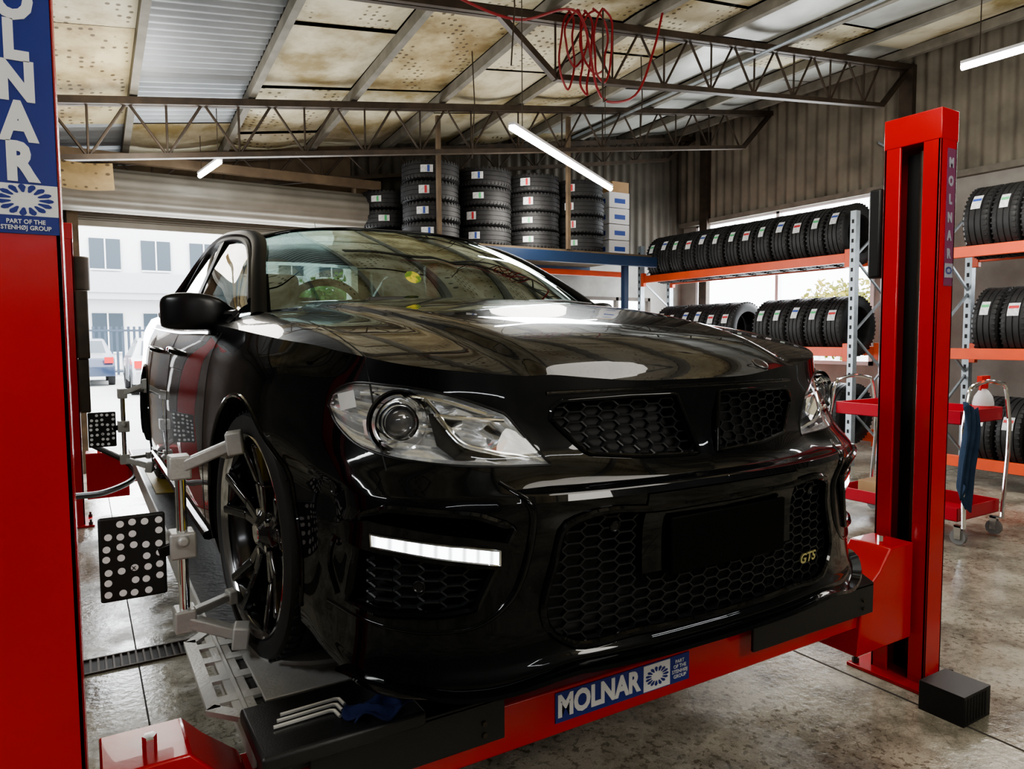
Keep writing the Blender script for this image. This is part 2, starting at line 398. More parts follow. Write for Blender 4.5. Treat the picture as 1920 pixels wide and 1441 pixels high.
n=len(cab); cut.add([W(p[0],p[1],.35) for p in cab]+[W(p[0],p[1],1.3) for p in cab],[list(range(n))[::-1],[n+i for i in range(n)]]+[(i,(i+1)%n,n+(i+1)%n,n+i) for i in range(n)])
cobj=cut.make('cutter',dark)
bme.materials.append(paint); bme.materials.append(dark)
bobj=D.objects.new('body_src',bme); COL.objects.link(bobj)
md=bobj.modifiers.new('b','BOOLEAN'); md.operation='DIFFERENCE'; md.object=cobj; md.solver='EXACT'
try: md.material_mode='TRANSFER'
except: pass
def evalmesh():
    bpy.context.view_layer.update()
    return D.meshes.new_from_object(bobj.evaluated_get(bpy.context.evaluated_depsgraph_get()))
nme=evalmesh()
if len(nme.polygons)<8000:
    md.use_hole_tolerant=True; md.use_self=True; nme=evalmesh()
if len(nme.polygons)<8000:
    md.solver='FAST'; nme=evalmesh()
if len(nme.polygons)<8000: nme=bme.copy()
D.objects.remove(bobj); D.objects.remove(cobj)
nme.transform(Matrix.Translation(-ORG[car.name])); nme.name='body'
nme.polygons.foreach_set('use_smooth',[True]*len(nme.polygons)); nme.set_sharp_from_angle(angle=math.radians(26))
bo=D.objects.new('body',nme); COL.objects.link(bo); bo.parent=car
wn=bo.modifiers.new('wn','WEIGHTED_NORMAL'); wn.keep_sharp=True; wn.weight=60
def rim(name,t,b,sg,r,off,mat,parent=car,n=30):
    ol=outline(t,b,n); return MB().tube([SN(sg*p[0],p[1],off) for p in ol],r,8,closed=True).make(name,mat,parent)
def inpoly(p,ol):
    c=False;n=len(ol)
    for i in range(n):
        a=ol[i];b=ol[i-1]
        if (a[1]>p[1])!=(b[1]>p[1]) and p[0]<(b[0]-a[0])*(p[1]-a[1])/(b[1]-a[1])+a[0]: c=not c
    return c
def honeycomb(name,t,b,sg,hw,hh,off,mat,r=.0018,skip=None,depth=.012,parent=car):
    ol=outline(t,b,40); us=[p[0] for p in ol]; ws=[p[1] for p in ol]; mb=MB(); seen=set()
    px=hw*.77; i=0; u=min(us)-hw
    while u<max(us)+hw:
        w=min(ws)-hh+(hh/2 if i%2 else 0)
        while w<max(ws)+hh:
            hx=[(u-hw*.5,w),(u-hw*.27,w+hh*.5),(u+hw*.27,w+hh*.5),(u+hw*.5,w),(u+hw*.27,w-hh*.5),(u-hw*.27,w-hh*.5)]
            for k in range(6):
                a=hx[k];c=hx[(k+1)%6]; key=tuple(sorted([(round(a[0]*500),round(a[1]*500)),(round(c[0]*500),round(c[1]*500))]))
                if key in seen: continue
                seen.add(key); mid=((a[0]+c[0])/2,(a[1]+c[1])/2)
                if inpoly(mid,ol) and not(skip and skip(mid)):
                    p=SN(sg*a[0],a[1],off);q=SN(sg*c[0],c[1],off); mb.bar(p,q,depth,r*2,up=(q-p).cross(Vector((0,1,0))))
            w+=hh
        u+=px; i+=1
    return mb.make(name,mat,parent)
mesh_m=M('grille_mesh',(.016,.017,.019),.26,spec=.35)
for sg in(-1,1):
    honeycomb('grille',UGt,UGb,sg,.052,.022,-.012,mesh_m)
    rim('grille_surround',UGt,UGb,sg,.006,.0,paint)
    honeycomb('side_intake_mesh',SIt,SIb,sg,.052,.022,-.014,mesh_m,skip=lambda p:p[1]>.41)
    rim('side_intake_surround',SIt,SIb,sg,.010,.001,paint,n=16)
    fo=.016 if sg<0 else -.004
    fr=MB()
    ft=np.array([(.80,.488),(.775,.500),(.67,.478),(.54,.452)]); fb=np.array([(.81,.455),(.79,.440),(.67,.415),(.54,.394)])
    g0=ruled(ft,fb,sg,-.03,20,6); g1=ruled(ft,fb,sg,fo,20,6); fr.grid(g1)
    for side in (0,-1): fr.grid([[r[side] for r in g0],[r[side] for r in g1]])
    fr.grid([g0[0],g1[0]]); fr.grid([g0[-1],g1[-1]])
    fr.make('lamp_frame',paint,car,weld=True)
    lt=np.array([(.768,.474),(.67,.456),(.556,.436)]); lb=np.array([(.766,.447),(.67,.427),(.556,.407)])
    dl=MB().grid(ruled(lt,lb,sg,fo+.0025,18,3)).make('daytime_running_lamp',drl_e,car,label='lit white LED strip lamp')
    ol=outline(lt,lb,16); MB().tube([SN(sg*p[0],p[1],fo+.0025) for p in ol],.0028,6,closed=True).make('lamp_bezel',chrome,dl)
    pts=[(.82,.292),(.76,.278),(.66,.268),(.59,.280),(.53,.33),(.50,.40),(.490,.47),(.505,.53),(.54,.565)]
    q=cr(pts,6); N_=len(q)
    MB().tube([SN(sg*p[0],p[1],-.003) for p in q],[.006+.004*sst(.35,.6,i/(N_-1))*(1-sst(.8,1,i/(N_-1))) for i in range(N_)],12).make('bumper_crease',paint,car)
    pts=[(.785,.51),(.81,.45),(.818,.38),(.81,.315)]
    MB().tube([SN(sg*p[0],p[1],-.002) for p in cr(pts,6)],.009,10).make('intake_fin',paint,car)
rim('lower_grille_surround',LIt,LIb,1,.009,.003,paint,n=50)
sp_=[(u,.150+.036*(1-sst(.38,.60,abs(u)))+.03*sst(.62,.83,abs(u))) for u in np.linspace(-.81,.81,61)]
g=[[SN(u,w,-.01),SN(u,w,.024),SN(u,w,.026)-Vector((0,0,.008)),SN(u,w,-.01)-Vector((0,0,.012))] for u,w in sp_]
MB().grid(g).make('front_splitter',paint,car)
MB().tube([SN(u,.738+.004*math.cos(u*4),.0) for u in np.linspace(-.40,.40,40)],.005,8).make('bonnet_edge',paint,car)
pskip=lambda p: -.235<p[0]<.26 and p[1]>.33
honeycomb('lower_grille',LIt,LIb,1,.054,.0235,-.013,mesh_m,skip=pskip)
pp=MB(); g=[[SN(u,w,.004) for w in np.linspace(.525,.345,10)] for u in np.linspace(-.235,.255,24)]; pp.grid(g)
g0=[[p+Vector((0,.05,0)) for p in r] for r in g]; pp.grid([[r[-1] for r in g],[r[-1] for r in g0]]); pp.grid([g[0],g0[0]]); pp.grid([g[-1],g0[-1]])
pp.make('plate_mount',paint,car,weld=True)
y0=min(S(u,.42) for u in(-.16,0,.2))-.012
MB().box(XC-.17,XC+.205,YF+y0-.006,YF+y0+.004,ZR+.335,ZR+.465).make('number_plate',M('plate_black',(.002,.002,.002),.6,spec=.1),car,bevel=.004,label='blank black number plate')
for u,w in((-.30,.455),(.62,.37),(-.70,.36),(-.81,.545),(.36,.455)):
    c=SN(u,w,.004); n_=(SN(u,w,1)-SN(u,w,0)).normalized()
    MB().lathe([(.001,.002),(.009,.002),(.011,.004),(.013,.003),(.014,0)],c-n_*.012 if abs(u)<.44 or .6<abs(u)<.75 else c,n_,20).make('parking_sensor',satin,car)
c=SN(.335,.285,.006); nn=(SN(.335,.285,.1)-SN(.335,.285,0)).normalized()
ang=math.atan2(nn.x,-nn.y)
gold=M('badge_gold',(.75,.7,.35),.25,.8)
SHR=Matrix(((1,.25,0,0),(0,1,0,0),(0,0,1,0),(0,0,0,1)))
text('badge_lettering','GTS',.034,Matrix.Translation(c)@Matrix.Rotation(ang,4,'Z')@Matrix.Rotation(pi/2,4,'X')@SHR,gold,car,bold=.0006,ext=.002,sx=1.25)
c=T(.29,.16,.001); nn=(T(.29,.16,.1)-T(.29,.16,0)).normalized()
MB().lathe([(.0005,.003),(.019,.002)],c,nn,28).mt(1).lathe([(.019,.002),(.021,.003),(.022,.002),(.023,0)],c,nn,28).make('bonnet_badge',[satin,M('dull_metal',(.2,.2,.2),.3,.8)],car,label='small round dark badge')
proj_m=M('projector_glass',(.06,.06,.065),.05,0,1,spec=.9)
for sg in(-1,1):
    hl=sub('headlight',car,W(sg*.65,.3,.68))
    MB().grid(ruled(HLt,HLb,sg,.001,40,10)).make('headlight_lens',lensglass,hl)
    rim('headlight_seal',HLt,HLb,sg,.0032,-.001,satin,hl,n=40)
    gg=[]; t=resample(HLt,46);b=resample(HLb,46)
    for i in range(46):
        row=[]
        for j in range(20):
            q=j/19; p=t[i]*(1-q)+b[i]*q; e=math.sin(pi*q)**.5*min(1,math.sin(pi*i/45)*1.6)
            st=.016*math.sin(q*34)*(1 if i<40 else 0)+.012*math.sin(i*.55)
            row.append(W(sg*p[0],S(sg*p[0],p[1])+.006+(.042+st*.4)*e,p[1]))
        gg.append(row)
    MB().grid(gg).make('reflector_bowl',silver,hl,angle=30)
    u,w=.69,.682; c=W(sg*u,S(sg*u,w)+.026,w); ax=Vector((0.12*sg,-1,0)).normalized()
    MB().lathe([(.068,.02),(.070,.006),(.064,.004),(.060,.012)],c,ax,40).make('projector_bezel',satin,hl)
    MB().lathe([(.054,.03),(.058,.0),(.054,-.006),(.048,-.004),(.040,.012),(.036,.016),(.036,.03)],c,ax,40).make('projector_ring',chrome,hl)
    MB().lathe([(.0005,.030),(.012,.029),(.024,.024),(.033,.014),(.036,.0)],c,ax,36).make('projector_lens',proj_m,hl)
    fb_=MB(); P=[(.635,.70),(.59,.715),(.52,.685),(.49,.645),(.51,.62),(.59,.625)]
    outer=[SN(sg*a,b_,-.010) for a,b_ in P]; inner=[SN(sg*(.565+(a-.565)*.35),.665+(b_-.665)*.35,-.055) for a,b_ in P]
    fb_.add(outer+inner,[(i,(i+1)%6,6+(i+1)%6,6+i) for i in range(6)]+[(6,7,8,9,10,11)]); fb_.make('high_beam_reflector',chrome,hl,angle=10)
    P=[(.645,.705),(.636,.705),(.60,.65),(.50,.612),(.50,.606),(.61,.612),(.64,.64)]
    MB().add([SN(sg*a,b_,-.016) for a,b_ in P],[list(range(len(P)))]).make('dark_bezel',satin,hl)
    P=[(.762,.69),(.750,.692),(.745,.675),(.750,.655),(.762,.66)]
    MB().add([SN(sg*a,b_,-.016) for a,b_ in P],[list(range(5))]).make('indicator_reflector',amber,hl)
    P=[(.789,.740),(.764,.750),(.764,.715),(.789,.705)]
    MB().add([SN(sg*a,b_,-.004) for a,b_ in P],[list(range(4))]).make('side_marker_lamp',M('marker',(.6,.6,.58),.3),hl)
    br=MB()
    for P in ([(.645,.735),(.625,.70),(.61,.665),(.595,.645),(.54,.625),(.45,.607)],[(.63,.70),(.59,.695),(.54,.69),(.495,.685)],[(.755,.745),(.69,.742),(.61,.728),(.53,.70)]):
        q=cr([(a,b_,0) for a,b_ in P],5); br.tube([SN(sg*p[0],p[1],-.010) for p in q],.005,8)
    br.make('chrome_accent',chrome,hl)
def seam(pts,f,r=.0022): MB().tube([f(*p) for p in pts],r,6).make('shut_line',dark,car)
for sg in(-1,1):
    seam([(sg*.735,v) for v in np.linspace(.24,1.32,40)],lambda u,v:T(u,v,-.0008))
    seam([(sg,v,.21) for v in np.linspace(1.35,3.2,8)],lambda s,v,w:SD(s,v,w,-.0008))
    for vv_ in (1.36,2.48,3.42):
        seam([(sg,vv_-(.0 if vv_<3 else .25*max(0,(.6-w))),w) for w in np.linspace(.24,.88,24)],lambda s,v,w:SD(s,v,w,-.0008))
for sg in(-1,1):
    for v in(2.2,3.12):
        a=SD(sg,v,.80,.012);b=SD(sg,v+.2,.81,.012); m_=SD(sg,v+.1,.807,.024)
        MB().tube(list(map(Vector,cr([tuple(SD(sg,v-.005,.80,-.003)),tuple(a),tuple(m_),tuple(b),tuple(SD(sg,v+.21,.81,-.003))],5))),.011,8).make('door_handle',paint,car)
    MB().tube([SD(sg,v,.23,.004) for v in np.linspace(1.32,3.3,20)],.02,8,sq=.8).make('side_skirt',paint,car)
    for v0 in(.86,3.785):
        pts=[]
        for a in np.linspace(-.12*pi,1.12*pi,40):
            v=v0+.366*math.cos(a); w=.345+.366*math.sin(a)
            if w>.24: pts.append(SD(sg,v,w,-.001))
        MB().tube(pts,.007,8).make('arch_lip',paint,car)
wb=cr([(0,1.15,.982),(.3,1.18,.98),(.55,1.27,.973),(.715,1.42,.955)],8); wt_=cr([(0,1.98,1.345),(.25,1.99,1.34),(.45,2.04,1.322),(.57,2.14,1.295)],8)
def sheet(a,b,m,bulge):
    n=len(a); G=[]
    for s,i in [(-1,i) for i in range(n-1,0,-1)]+[(1,i) for i in range(n)]:
        row=[]
        for j in range(m+1):
            q=j/m; p=a[i]*(1-q)+b[i]*q; bb=bulge*math.sin(pi*q); row.append(W(s*p[0],p[1]-bb*.5,p[2]+bb))
        G.append(row)
    return G
MB().grid(sheet(wb,wt_,12,.03)).make('windscreen',wsglass,car,recalc=False)
rt=cr([(0,3.55,1.33),(.25,3.55,1.325),(.45,3.53,1.305),(.57,3.47,1.27)],8)
n=len(wt_); G=[]
for s,i in [(-1,i) for i in range(n-1,0,-1)]+[(1,i) for i in range(n)]:
    row=[]
    for j in range(17):
        q=j/16; p=wt_[i]*(1-q)+rt[i]*q; row.append(W(s*p[0]*(1+.06*math.sin(pi*q)),p[1],p[2]+.05*math.sin(pi*q)**.9+.002))
    G.append(row)
MB().grid(G).make('roof',paint,car,solid=.012)
rb=cr([(0,4.28,1.05),(.3,4.27,1.05),(.55,4.2,1.04),(.68,4.08,1.025)],8)
MB().grid(sheet(rt,rb,10,.03)).make('rear_window',rearglass,car,recalc=False)
for sg in(-1,1):
    rail=cr([(.745,1.36,.935),(.68,1.66,1.11),(.60,2.07,1.285),(.612,2.4,1.335),(.618,2.9,1.345),(.605,3.4,1.305),(.65,3.85,1.17),(.73,4.3,1.02)],8)
    MB().tube([W(sg*p[0],p[1],p[2]) for p in rail],[.028 if i<12 else .030+.012*sst(12,20,i)+.03*sst(30,50,i) for i in range(len(rail))],10,sq=.62).make('roof_pillar',pillar_m,car)
    belt=cr([(.80,1.46,.945),(.805,1.9,.955),(.81,2.6,.965),(.80,3.3,.98),(.77,3.75,1.01)],8)
    top=cr([(.735,1.50,.99),(.635,2.05,1.26),(.64,2.6,1.33),(.63,3.1,1.325),(.68,3.7,1.15)],8)
    MB().tube([W(sg*p[0],p[1],p[2]) for p in belt],.014,8).make('window_trim',satin,car)
    k=0; MB().grid([[W(sg*(b_[0]*(1-q)+t_[0]*q+.01*math.sin(pi*q)),b_[1]*(1-q)+t_[1]*q,b_[2]*(1-q)+t_[2]*q) for q in np.linspace(0,1,6)] for b_,t_ in zip(belt[k:],top[k:])]).make('side_window',sideglass,car,recalc=False)
    MB().bar(W(sg*.80,2.52,.95),W(sg*.63,2.56,1.32),.05,.13,up=(0,1,0)).make('door_pillar',pillar_m,car,bevel=.01)
    MB().tube([W(sg*(p[0]+.004),p[1],p[2]) for p in top],.016,8).make('window_frame',pillar_m,car)
    MB().grid([[W(sg*(.80+.075*q),v,(.947+.02*(v-1.46)/2)*(1-q)+q*(T(sg*.87,v).z-ZR)) for q in(0,.5,1)] for v in np.linspace(1.4,4.0,20)]).make('door_shoulder',paint,car)
    secs=[(.775,.012,.02,1.66,.945),(.80,.035,.045,1.66,.95),(.85,.055,.064,1.665,.957),(.93,.062,.068,1.675,.96),(.985,.056,.064,1.69,.958),(1.008,.046,.056,1.70,.955),(1.013,.03,.04,1.705,.953)]
    rings=[[W(sg*u,v+rv*math.copysign(abs(math.cos(a))**.4,math.cos(a)),w+rw*math.copysign(abs(math.sin(a))**.4,math.sin(a))) for a in np.linspace(0,2*pi,25)] for (u,rv,rw,v,w) in secs]
    mr=MB(); mr.grid(rings); mr.add(rings[-1][:-1],[list(range(24))]); mo=mr.make('wing_mirror',satin,car,weld=True,subsurf=1,angle=180)
    MB().tube([W(sg*.74,1.62,.915),W(sg*.80,1.64,.925),W(sg*.86,1.66,.935)],[.03,.024,.02],10).make('mirror_stalk',satin,mo)
    MB().add([W(sg*.80,1.745,.92),W(sg*.98,1.765,.925),W(sg*.98,1.765,1.005),W(sg*.80,1.745,1.00)],[(0,1,2,3)]).make('mirror_glass',chrome,mo)
    cx=sg*.37
    MB().obox(W(cx,2.35,.48),(.24,0,0),(0,.26,.02),(0,0,.08)).make('seat_cushion',seat_m,car,bevel=.04)
    MB().obox(W(cx,2.68,.78),(.23,0,0),(0,.06,-.02),(0,.08,.29)).make('seat_backrest',seat_m,car,bevel=.04)
    MB().obox(W(cx,2.79,1.13),(.13,0,0),(0,.045,0),(0,.01,.07)).make('headrest',seat_m,car,bevel=.03)
MB().obox(W(0,3.45,.78),(.62,0,0),(0,.07,0),(0,.08,.28)).make('rear_seat',seat_m,car,bevel=.04)
MB().grid([[W(u,1.30+v,w) for v,w in((.0,.94),(.12,.96),(.3,.965),(.42,.955),(.47,.90),(.46,.7))] for u in np.linspace(-.70,.70,20)]).make('dashboard',trim_m,car)
sw=MB(); c=W(-.37,1.92,.93); ax=Vector((0,.9,.42)).normalized(); e2=ax.cross(Vector((1,0,0)))
sw.tube([c+(Vector((1,0,0))*math.cos(a)+e2*math.sin(a))*.18 for a in np.linspace(0,2*pi,33)[:-1]],.016,8,closed=True)
sw.obox(c,(.06,0,0),e2*.05,ax*.025); sw.bar(c-Vector((.18,0,0)),c+Vector((.18,0,0)),.03,.02); sw.bar(c,c+e2*.18,.03,.02)
sw.make('steering_wheel',trim_m,car)
MB().obox(W(0,2.0,1.24),(.12,0,0),(0,.012,0),(0,0,.035)).make('rear_view_mirror',trim_m,car,bevel=.01)
for s0,s1 in(((-.42,1.19),(.02,1.28)),((.18,1.13),(.62,1.33))):
    a=W(s0[0],s0[1],.99);b=W(s1[0],s1[1],1.0); MB().tube([W(s0[0]-.03,s0[1]-.05,.975),a,(a+b)/2+Vector((0,0,.008)),b],[.010,.008,.005,.004],8).make('wiper',plastic,car)
sticker=M('sticker_green',(.10,.2,.02),.5,col2=(.6,.5,.05),nscale=30,namt=.1)
MB().lathe([(.0005,.0),(.030,.0)],W(-.235,1.25,1.075),(0,-.75,.66),24).make('windscreen_sticker',sticker,car)
MB().tube([W(.0,3.2,1.375),W(0,3.3,1.57)],[.004,.0015],6).make('antenna',satin,car)
barrel_m=M('rim_barrel_dark',(.10,.10,.105),.16,.95)
lipm=M('rim_lip',(.6,.6,.62),.12,1)
def wheel(sg,v,st=0.0):
    c=W(sg*.893,v,.333); wh=sub('wheel',car,c)
    ax=Vector((sg*math.cos(st),sg*math.sin(st),0)); fw=Vector((-math.sin(st),math.cos(st),0)); UZ=Vector((0,0,1))
    Q=lambda a,r=1: fw*(math.cos(a)*r)+UZ*(math.sin(a)*r)
    mb=MB(); R=.333; prof=[(.268,-.235),(.285,-.25),(.31,-.245),(.325,-.232)]
    for h in (-.21,-.155,-.10,-.05): prof+=[(R,h-.018),(R,h),(R-.008,h+.002),(R-.008,h+.010),(R,h+.012)]
    prof+=[(R-.004,-.018),(.322,-.004),(.305,.004),(.288,.004),(.276,-.006),(.270,-.012)]
    mb.lathe(prof,c,ax,72)
    for k in range(60):
        a=2*pi*k/60; rad=Q(a); tn=Q(a+pi/2)
        for h,sk in((-.03,.3),(-.215,-.3),(-.125,.5)):
            mb.obox(c+ax*h+rad*(R-.0015),ax*.016+tn*.012*sk,tn*.0035,rad*.0035)
    mb.make('tyre',rubber,wh,angle=30)
    MB().lathe([(.268,-.23),(.250,-.22),(.240,-.14),(.246,-.05),(.260,-.02),(.268,-.010)],c,ax,72).make('rim_barrel',barrel_m,wh)
    MB().lathe([(.268,-.012),(.276,-.004),(.273,.000),(.266,-.005),(.258,-.016)],c,ax,72).make('rim_lip',lipm,wh)
    rp=MB()
    for k in range(5):
        for off in(-.22,.22):
            a=2*pi*k/5+.3; a2=a+off; a1=a+off*.3
            r1=Q(a1);r2=Q(a2)
            p0=c-ax*.055+r1*.04;p1=c-ax*.045+r1.lerp(r2,.5)*.14;p2=c-ax*.014+r2*.258
            for a_,b_,w_ in((p0,p1,.030),(p1,p2,.024)): rp.bar(a_,b_,w_,.028,up=ax)
    rp.make('rim_spokes',rimm,wh,bevel=.006)
    MB().lathe([(.0005,-.018),(.028,-.02),(.032,-.024),(.06,-.04),(.07,-.06),(.075,-.10)],c,ax,36).make('hub_cap',rimm,wh)
    MB().lathe([(.0005,-.0175),(.022,-.0178),(.024,-.021)],c,ax,30).make('hub_badge',chrome,wh)
    for k in range(5):
        rad=Q(2*pi*k/5); MB().cyl(c+rad*.057-ax*.06,c+rad*.057-ax*.03,.010,6).make('lug_nut',chrome,wh)
    MB().lathe([(.06,-.13),(.185,-.13),(.187,-.14),(.187,-.155),(.06,-.155)],c,ax,60).make('brake_disc',disc_m,wh)
    cp=MB(); P=[Q(pi-a,.236) for a in np.linspace(-.2,.95,9)]+[Q(pi-a,.125) for a in np.linspace(.95,-.2,9)]
    n=len(P); A=[c+ax*-.046+p for p in P];B=[c+ax*-.175+p for p in P]
    cp.add(A+B,[list(range(n)),[n+i for i in range(n)][::-1]]+[(i,n+i,n+(i+1)%n,(i+1)%n) for i in range(n)])
    cp.make('brake_caliper',yellow,wh,bevel=.006)
for sg in(-1,1): wheel(sg,.86,math.radians(5.5)); wheel(sg,3.785)

# ================================================================ LIFT
lift=thing('vehicle_lift','red four-post alignment lift with blue branded signs','vehicle lift',(1.38,3.9,0))
def burst(mb,cx,cz,y,r,n=15):
    for k in range(n):
        a=2*pi*k/n; f=.64; ce_=.74; L=.27; Wd=.115
        pts=[]
        for t_ in np.linspace(0,2*pi,11)[:-1]:
            q=ce_+L*math.cos(t_); s_=Wd*(1.25 if math.cos(t_)>0 else .8)*math.sin(t_)
            pts.append((q*math.cos(a)-s_*math.sin(a),q*math.sin(a)+s_*math.cos(a)))
        mb.add([(cx+r*p[0],y,cz+f*r*p[1]) for p in pts],[list(range(10))])
def post(x0,x1,y0,y1,op,front):
    mb=MB(); t=.012; top=2.235
    xb0,xb1=(x0,x0+t) if op>0 else (x1-t,x1)
    mb.box(xb0,xb1,y0,y1,.0,2.2); mb.box(x0,x1,y0,y0+t,.0,2.2); mb.box(x0,x1,y1-t,y1,.0,2.2)
    xf0,xf1=(x1-t,x1) if op>0 else (x0,x0+t)
    lip=(y1-y0)*.3
    mb.box(xf0,xf1,y0,y0+lip,.0,2.2); mb.box(xf0,xf1,y1-lip,y1,.0,2.2)
    mb.box(x0-.002,x1+.002,y0-.002,y1+.002,2.12,top)
    mb.box(x0-.06,x1+.06,y0-.05,y1+.07,.0,.015)
    p=mb.make('post',red,lift,bevel=.003)
    xs=x0+t+.002 if op>0 else x1-t-.002
    MB().box(min(xs,xs+op*.02),max(xs,xs+op*.02),y0+.05,y1-.05,.02,2.1).make('post_track',dark,p)
    MB().cyl(((x0+x1)/2,y0+lip+.03,.1),((x0+x1)/2,y0+lip+.03,2.1),.012,10).make('lift_cable',steeldk,p)
    for bx,by in((x0-.035,y0-.025),(x1+.035,y0-.025),(x0-.035,y1+.045),(x1+.035,y1+.045)): MB().cyl((bx,by,.015),(bx,by,.035),.014,6).cyl((bx,by,.03),(bx,by,.055),.008,10).make('anchor_bolt',steeldk,p)
    if front:
        if op>0: sx0,sx1=x1-.105,x1-.004
        else: sx0,sx1=x0+.045,x1-.014
        cx=(sx0+sx1)/2+(.002 if op>0 else 0); sw_=sx1-sx0; y=y0-.002
        wm_=white if op>0 else M('faded_white',(.34,.34,.40),.5)
        sg_=MB().box(sx0,sx1,y-.001,y+.002,1.575,2.09).make('sign_panel',blue if op>0 else M('faded_panel',(.20,.05,.12),.4),p)
        lw=min(.062,sw_*.62)
        for i,ch in enumerate('MOLNAR'):
            text('sign_letter',ch,lw*1.40,face_front(cx-.004,y-.002,2.035-i*.068),wm_,sg_,bold=.0050*lw/.062,sx=.80)
        MB().box(sx0,sx1,y-.0018,y+.001,1.606,1.66).make('logo_panel',wm_,sg_)
        b=MB(); burst(b,cx,1.633,y-.0025,min(.044,sw_*.42)); b.make('logo_burst',blue,sg_,recalc=False)
        if op>0: text('sign_caption','PART OF THE\nSTENHØJ GROUP',.0105,face_front(cx,y-.002,1.590),white,sg_,bold=.0002,sx=.9)
    return p
post(-.17,-.02,1.52,1.70,1,True)
post(2.78,2.895,1.50,1.72,-1,True)
post(-.17,-.02,6.15,6.35,1,False)
post(2.78,2.90,6.15,6.35,-1,False)
MB().box(2.79,2.84,1.735,1.79,1.62,1.98).make('safety_latch_box',plastic,lift,bevel=.01)
for y0,fr in((1.56,True),(6.15,False)):
    y1=y0+.14
    cb=MB().box(.10,2.6,y0,y1,.30,.43).make('crossbeam',red,lift,bevel=.006)
    for a,b,s in((0.0,.20,1),(2.56,2.76,-1)):
        if s>0: q=[(a,.20),(b+.08,.20),(b+.08,.43),(b,.50),(b-.04,.545),(a,.545)]
        else: q=[(a-.15,.20),(b,.20),(b,.58),(a+.05,.58),(a-.02,.50),(a-.12,.43)]
        MB().prism(q,y0-.015,y1+.015,'y').make('lifting_carriage',red,cb,bevel=.005)
        zt=.545 if s>0 else .58
        MB().cyl(((a+b)/2-.01,(y0+y1)/2-.02,zt),((a+b)/2-.01,(y0+y1)/2-.02,zt+.03),.014,6).make('carriage_bolt',chrome,cb)
    if fr:
        y=y0-.002
        sp=MB().box(1.07,1.57,y-.001,y+.002,.335,.42).make('sign_panel',blue,cb)
        text('sign_lettering','MOLNAR',.084,face_front(1.222,y-.002,.378),white,sp,bold=.0038,sx=.84)
        MB().box(1.385,1.49,y-.002,y+.001,.338,.417).make('logo_panel',white,sp)
        b=MB(); burst(b,1.4375,.3775,y-.003,.046); b.make('logo_burst',blue,sp,recalc=False)
        text('sign_caption','PART\nOF THE\nSTENHØJ\nGROUP',.0155,face_front(1.53,y-.002,.3775),white,sp,bold=.0002)
for x0,x1 in((.30,.90),(1.74,2.36)):
    r=MB().box(x0,x1,1.56,6.3,.43,.528).make('runway',deckm,lift,bevel=.004)
    for xx in(x0-.012,x1+.0): MB().box(xx,xx+.012,1.60,6.28,.44,.542).make('side_rail',alu,r,bevel=.003)
    MB().box(x0+.03,x1-.02,4.4,5.5,.5285,.533).make('slip_plate',M('slip_yellow',(.55,.38,.05),.5,.2,col2=(.3,.25,.12),nscale=9),r,label='worn yellow rear slip plate')
for x0,x1 in((.39,.88),(1.80,2.44)):
    mb=MB(); mb.box(x0,x1,1.505,1.517,.38,.49)
    mb.prism([(1.505,.48),(1.505,.492),(1.60,.534),(1.60,.52)],x0,x1,'x')
    sp=mb.make('wheel_stop',plastic,lift,bevel=.003)
    for z in(.405,.435): MB().cyl((x1-.06,1.5,z),(x1-.06,1.506,z),.007,6).make('stop_bolt',steeldk,sp)
for x0,x1 in((.24,.78),(1.72,2.28)):
    cx=(x0+x1)/2+.05
    tp=MB().box(x0+.10,x1,1.70,2.22,.532,.541).make('turn_plate',alu,lift,bevel=.003)
    fr=MB(); pts=[(x0+.14,1.64),(x0+.06,1.64),(x0-.01,1.72),(x0-.01,2.14),(x0+.04,2.20),(x0+.14,2.20)]
    q=[Vector((p[0],p[1],.536)) for p in pts]
    for i in range(len(q)-1): fr.bar(q[i],q[i+1]+(q[i+1]-q[i]).normalized()*.012,.030,.012)
    for yy in(1.74,1.86,1.98,2.08): fr.box(x0-.01,x0+.12,yy,yy+.035,.531,.540)
    fr.box(x0+.03,x0+.08,1.64,2.2,.531,.538)
    fr.make('plate_handle',alu,tp)
    MB().lathe([(.0005,.555),(.19,.555),(.195,.552),(.195,.541)],(cx,2.0,0),(0,0,1),48).make('turn_disc',alu,tp)
MB().box(.27,.62,1.40,1.63,.536,.572).make('tool_tray',plastic,None,origin=(.445,1.52,.536),bevel=.008,label='black plastic tray resting on the ramp end',cat='tray')
keym=M('key_steel',(.9,.9,.88),.3,.6)
for i in range(3):
    y=1.50+i*.022; x=.315+i*.012
    MB().tube([(x,y,.577),(x+.12,y+.005,.577),(x+.13,y+.0,.577),(x+.133,y-.03,.577)],.0042,6).make('hex_key',keym,None,origin=(x,y,.573),label='chrome L-shaped hex key on the black tray',cat='hex key',group='hex keys on the tray')
MB().grid([[(.46+.13*a+.01*math.sin(7*b),1.41+.08*b+.008*math.sin(9*a),.586+.012*math.sin(8*a+3*b)*math.cos(6*b)) for b in np.linspace(0,1,12)] for a in np.linspace(0,1,14)]).make('rag',clothb,None,origin=(.52,1.45,.574),solid=.004,label='crumpled dark blue rag lying on the tray',cat='cloth')

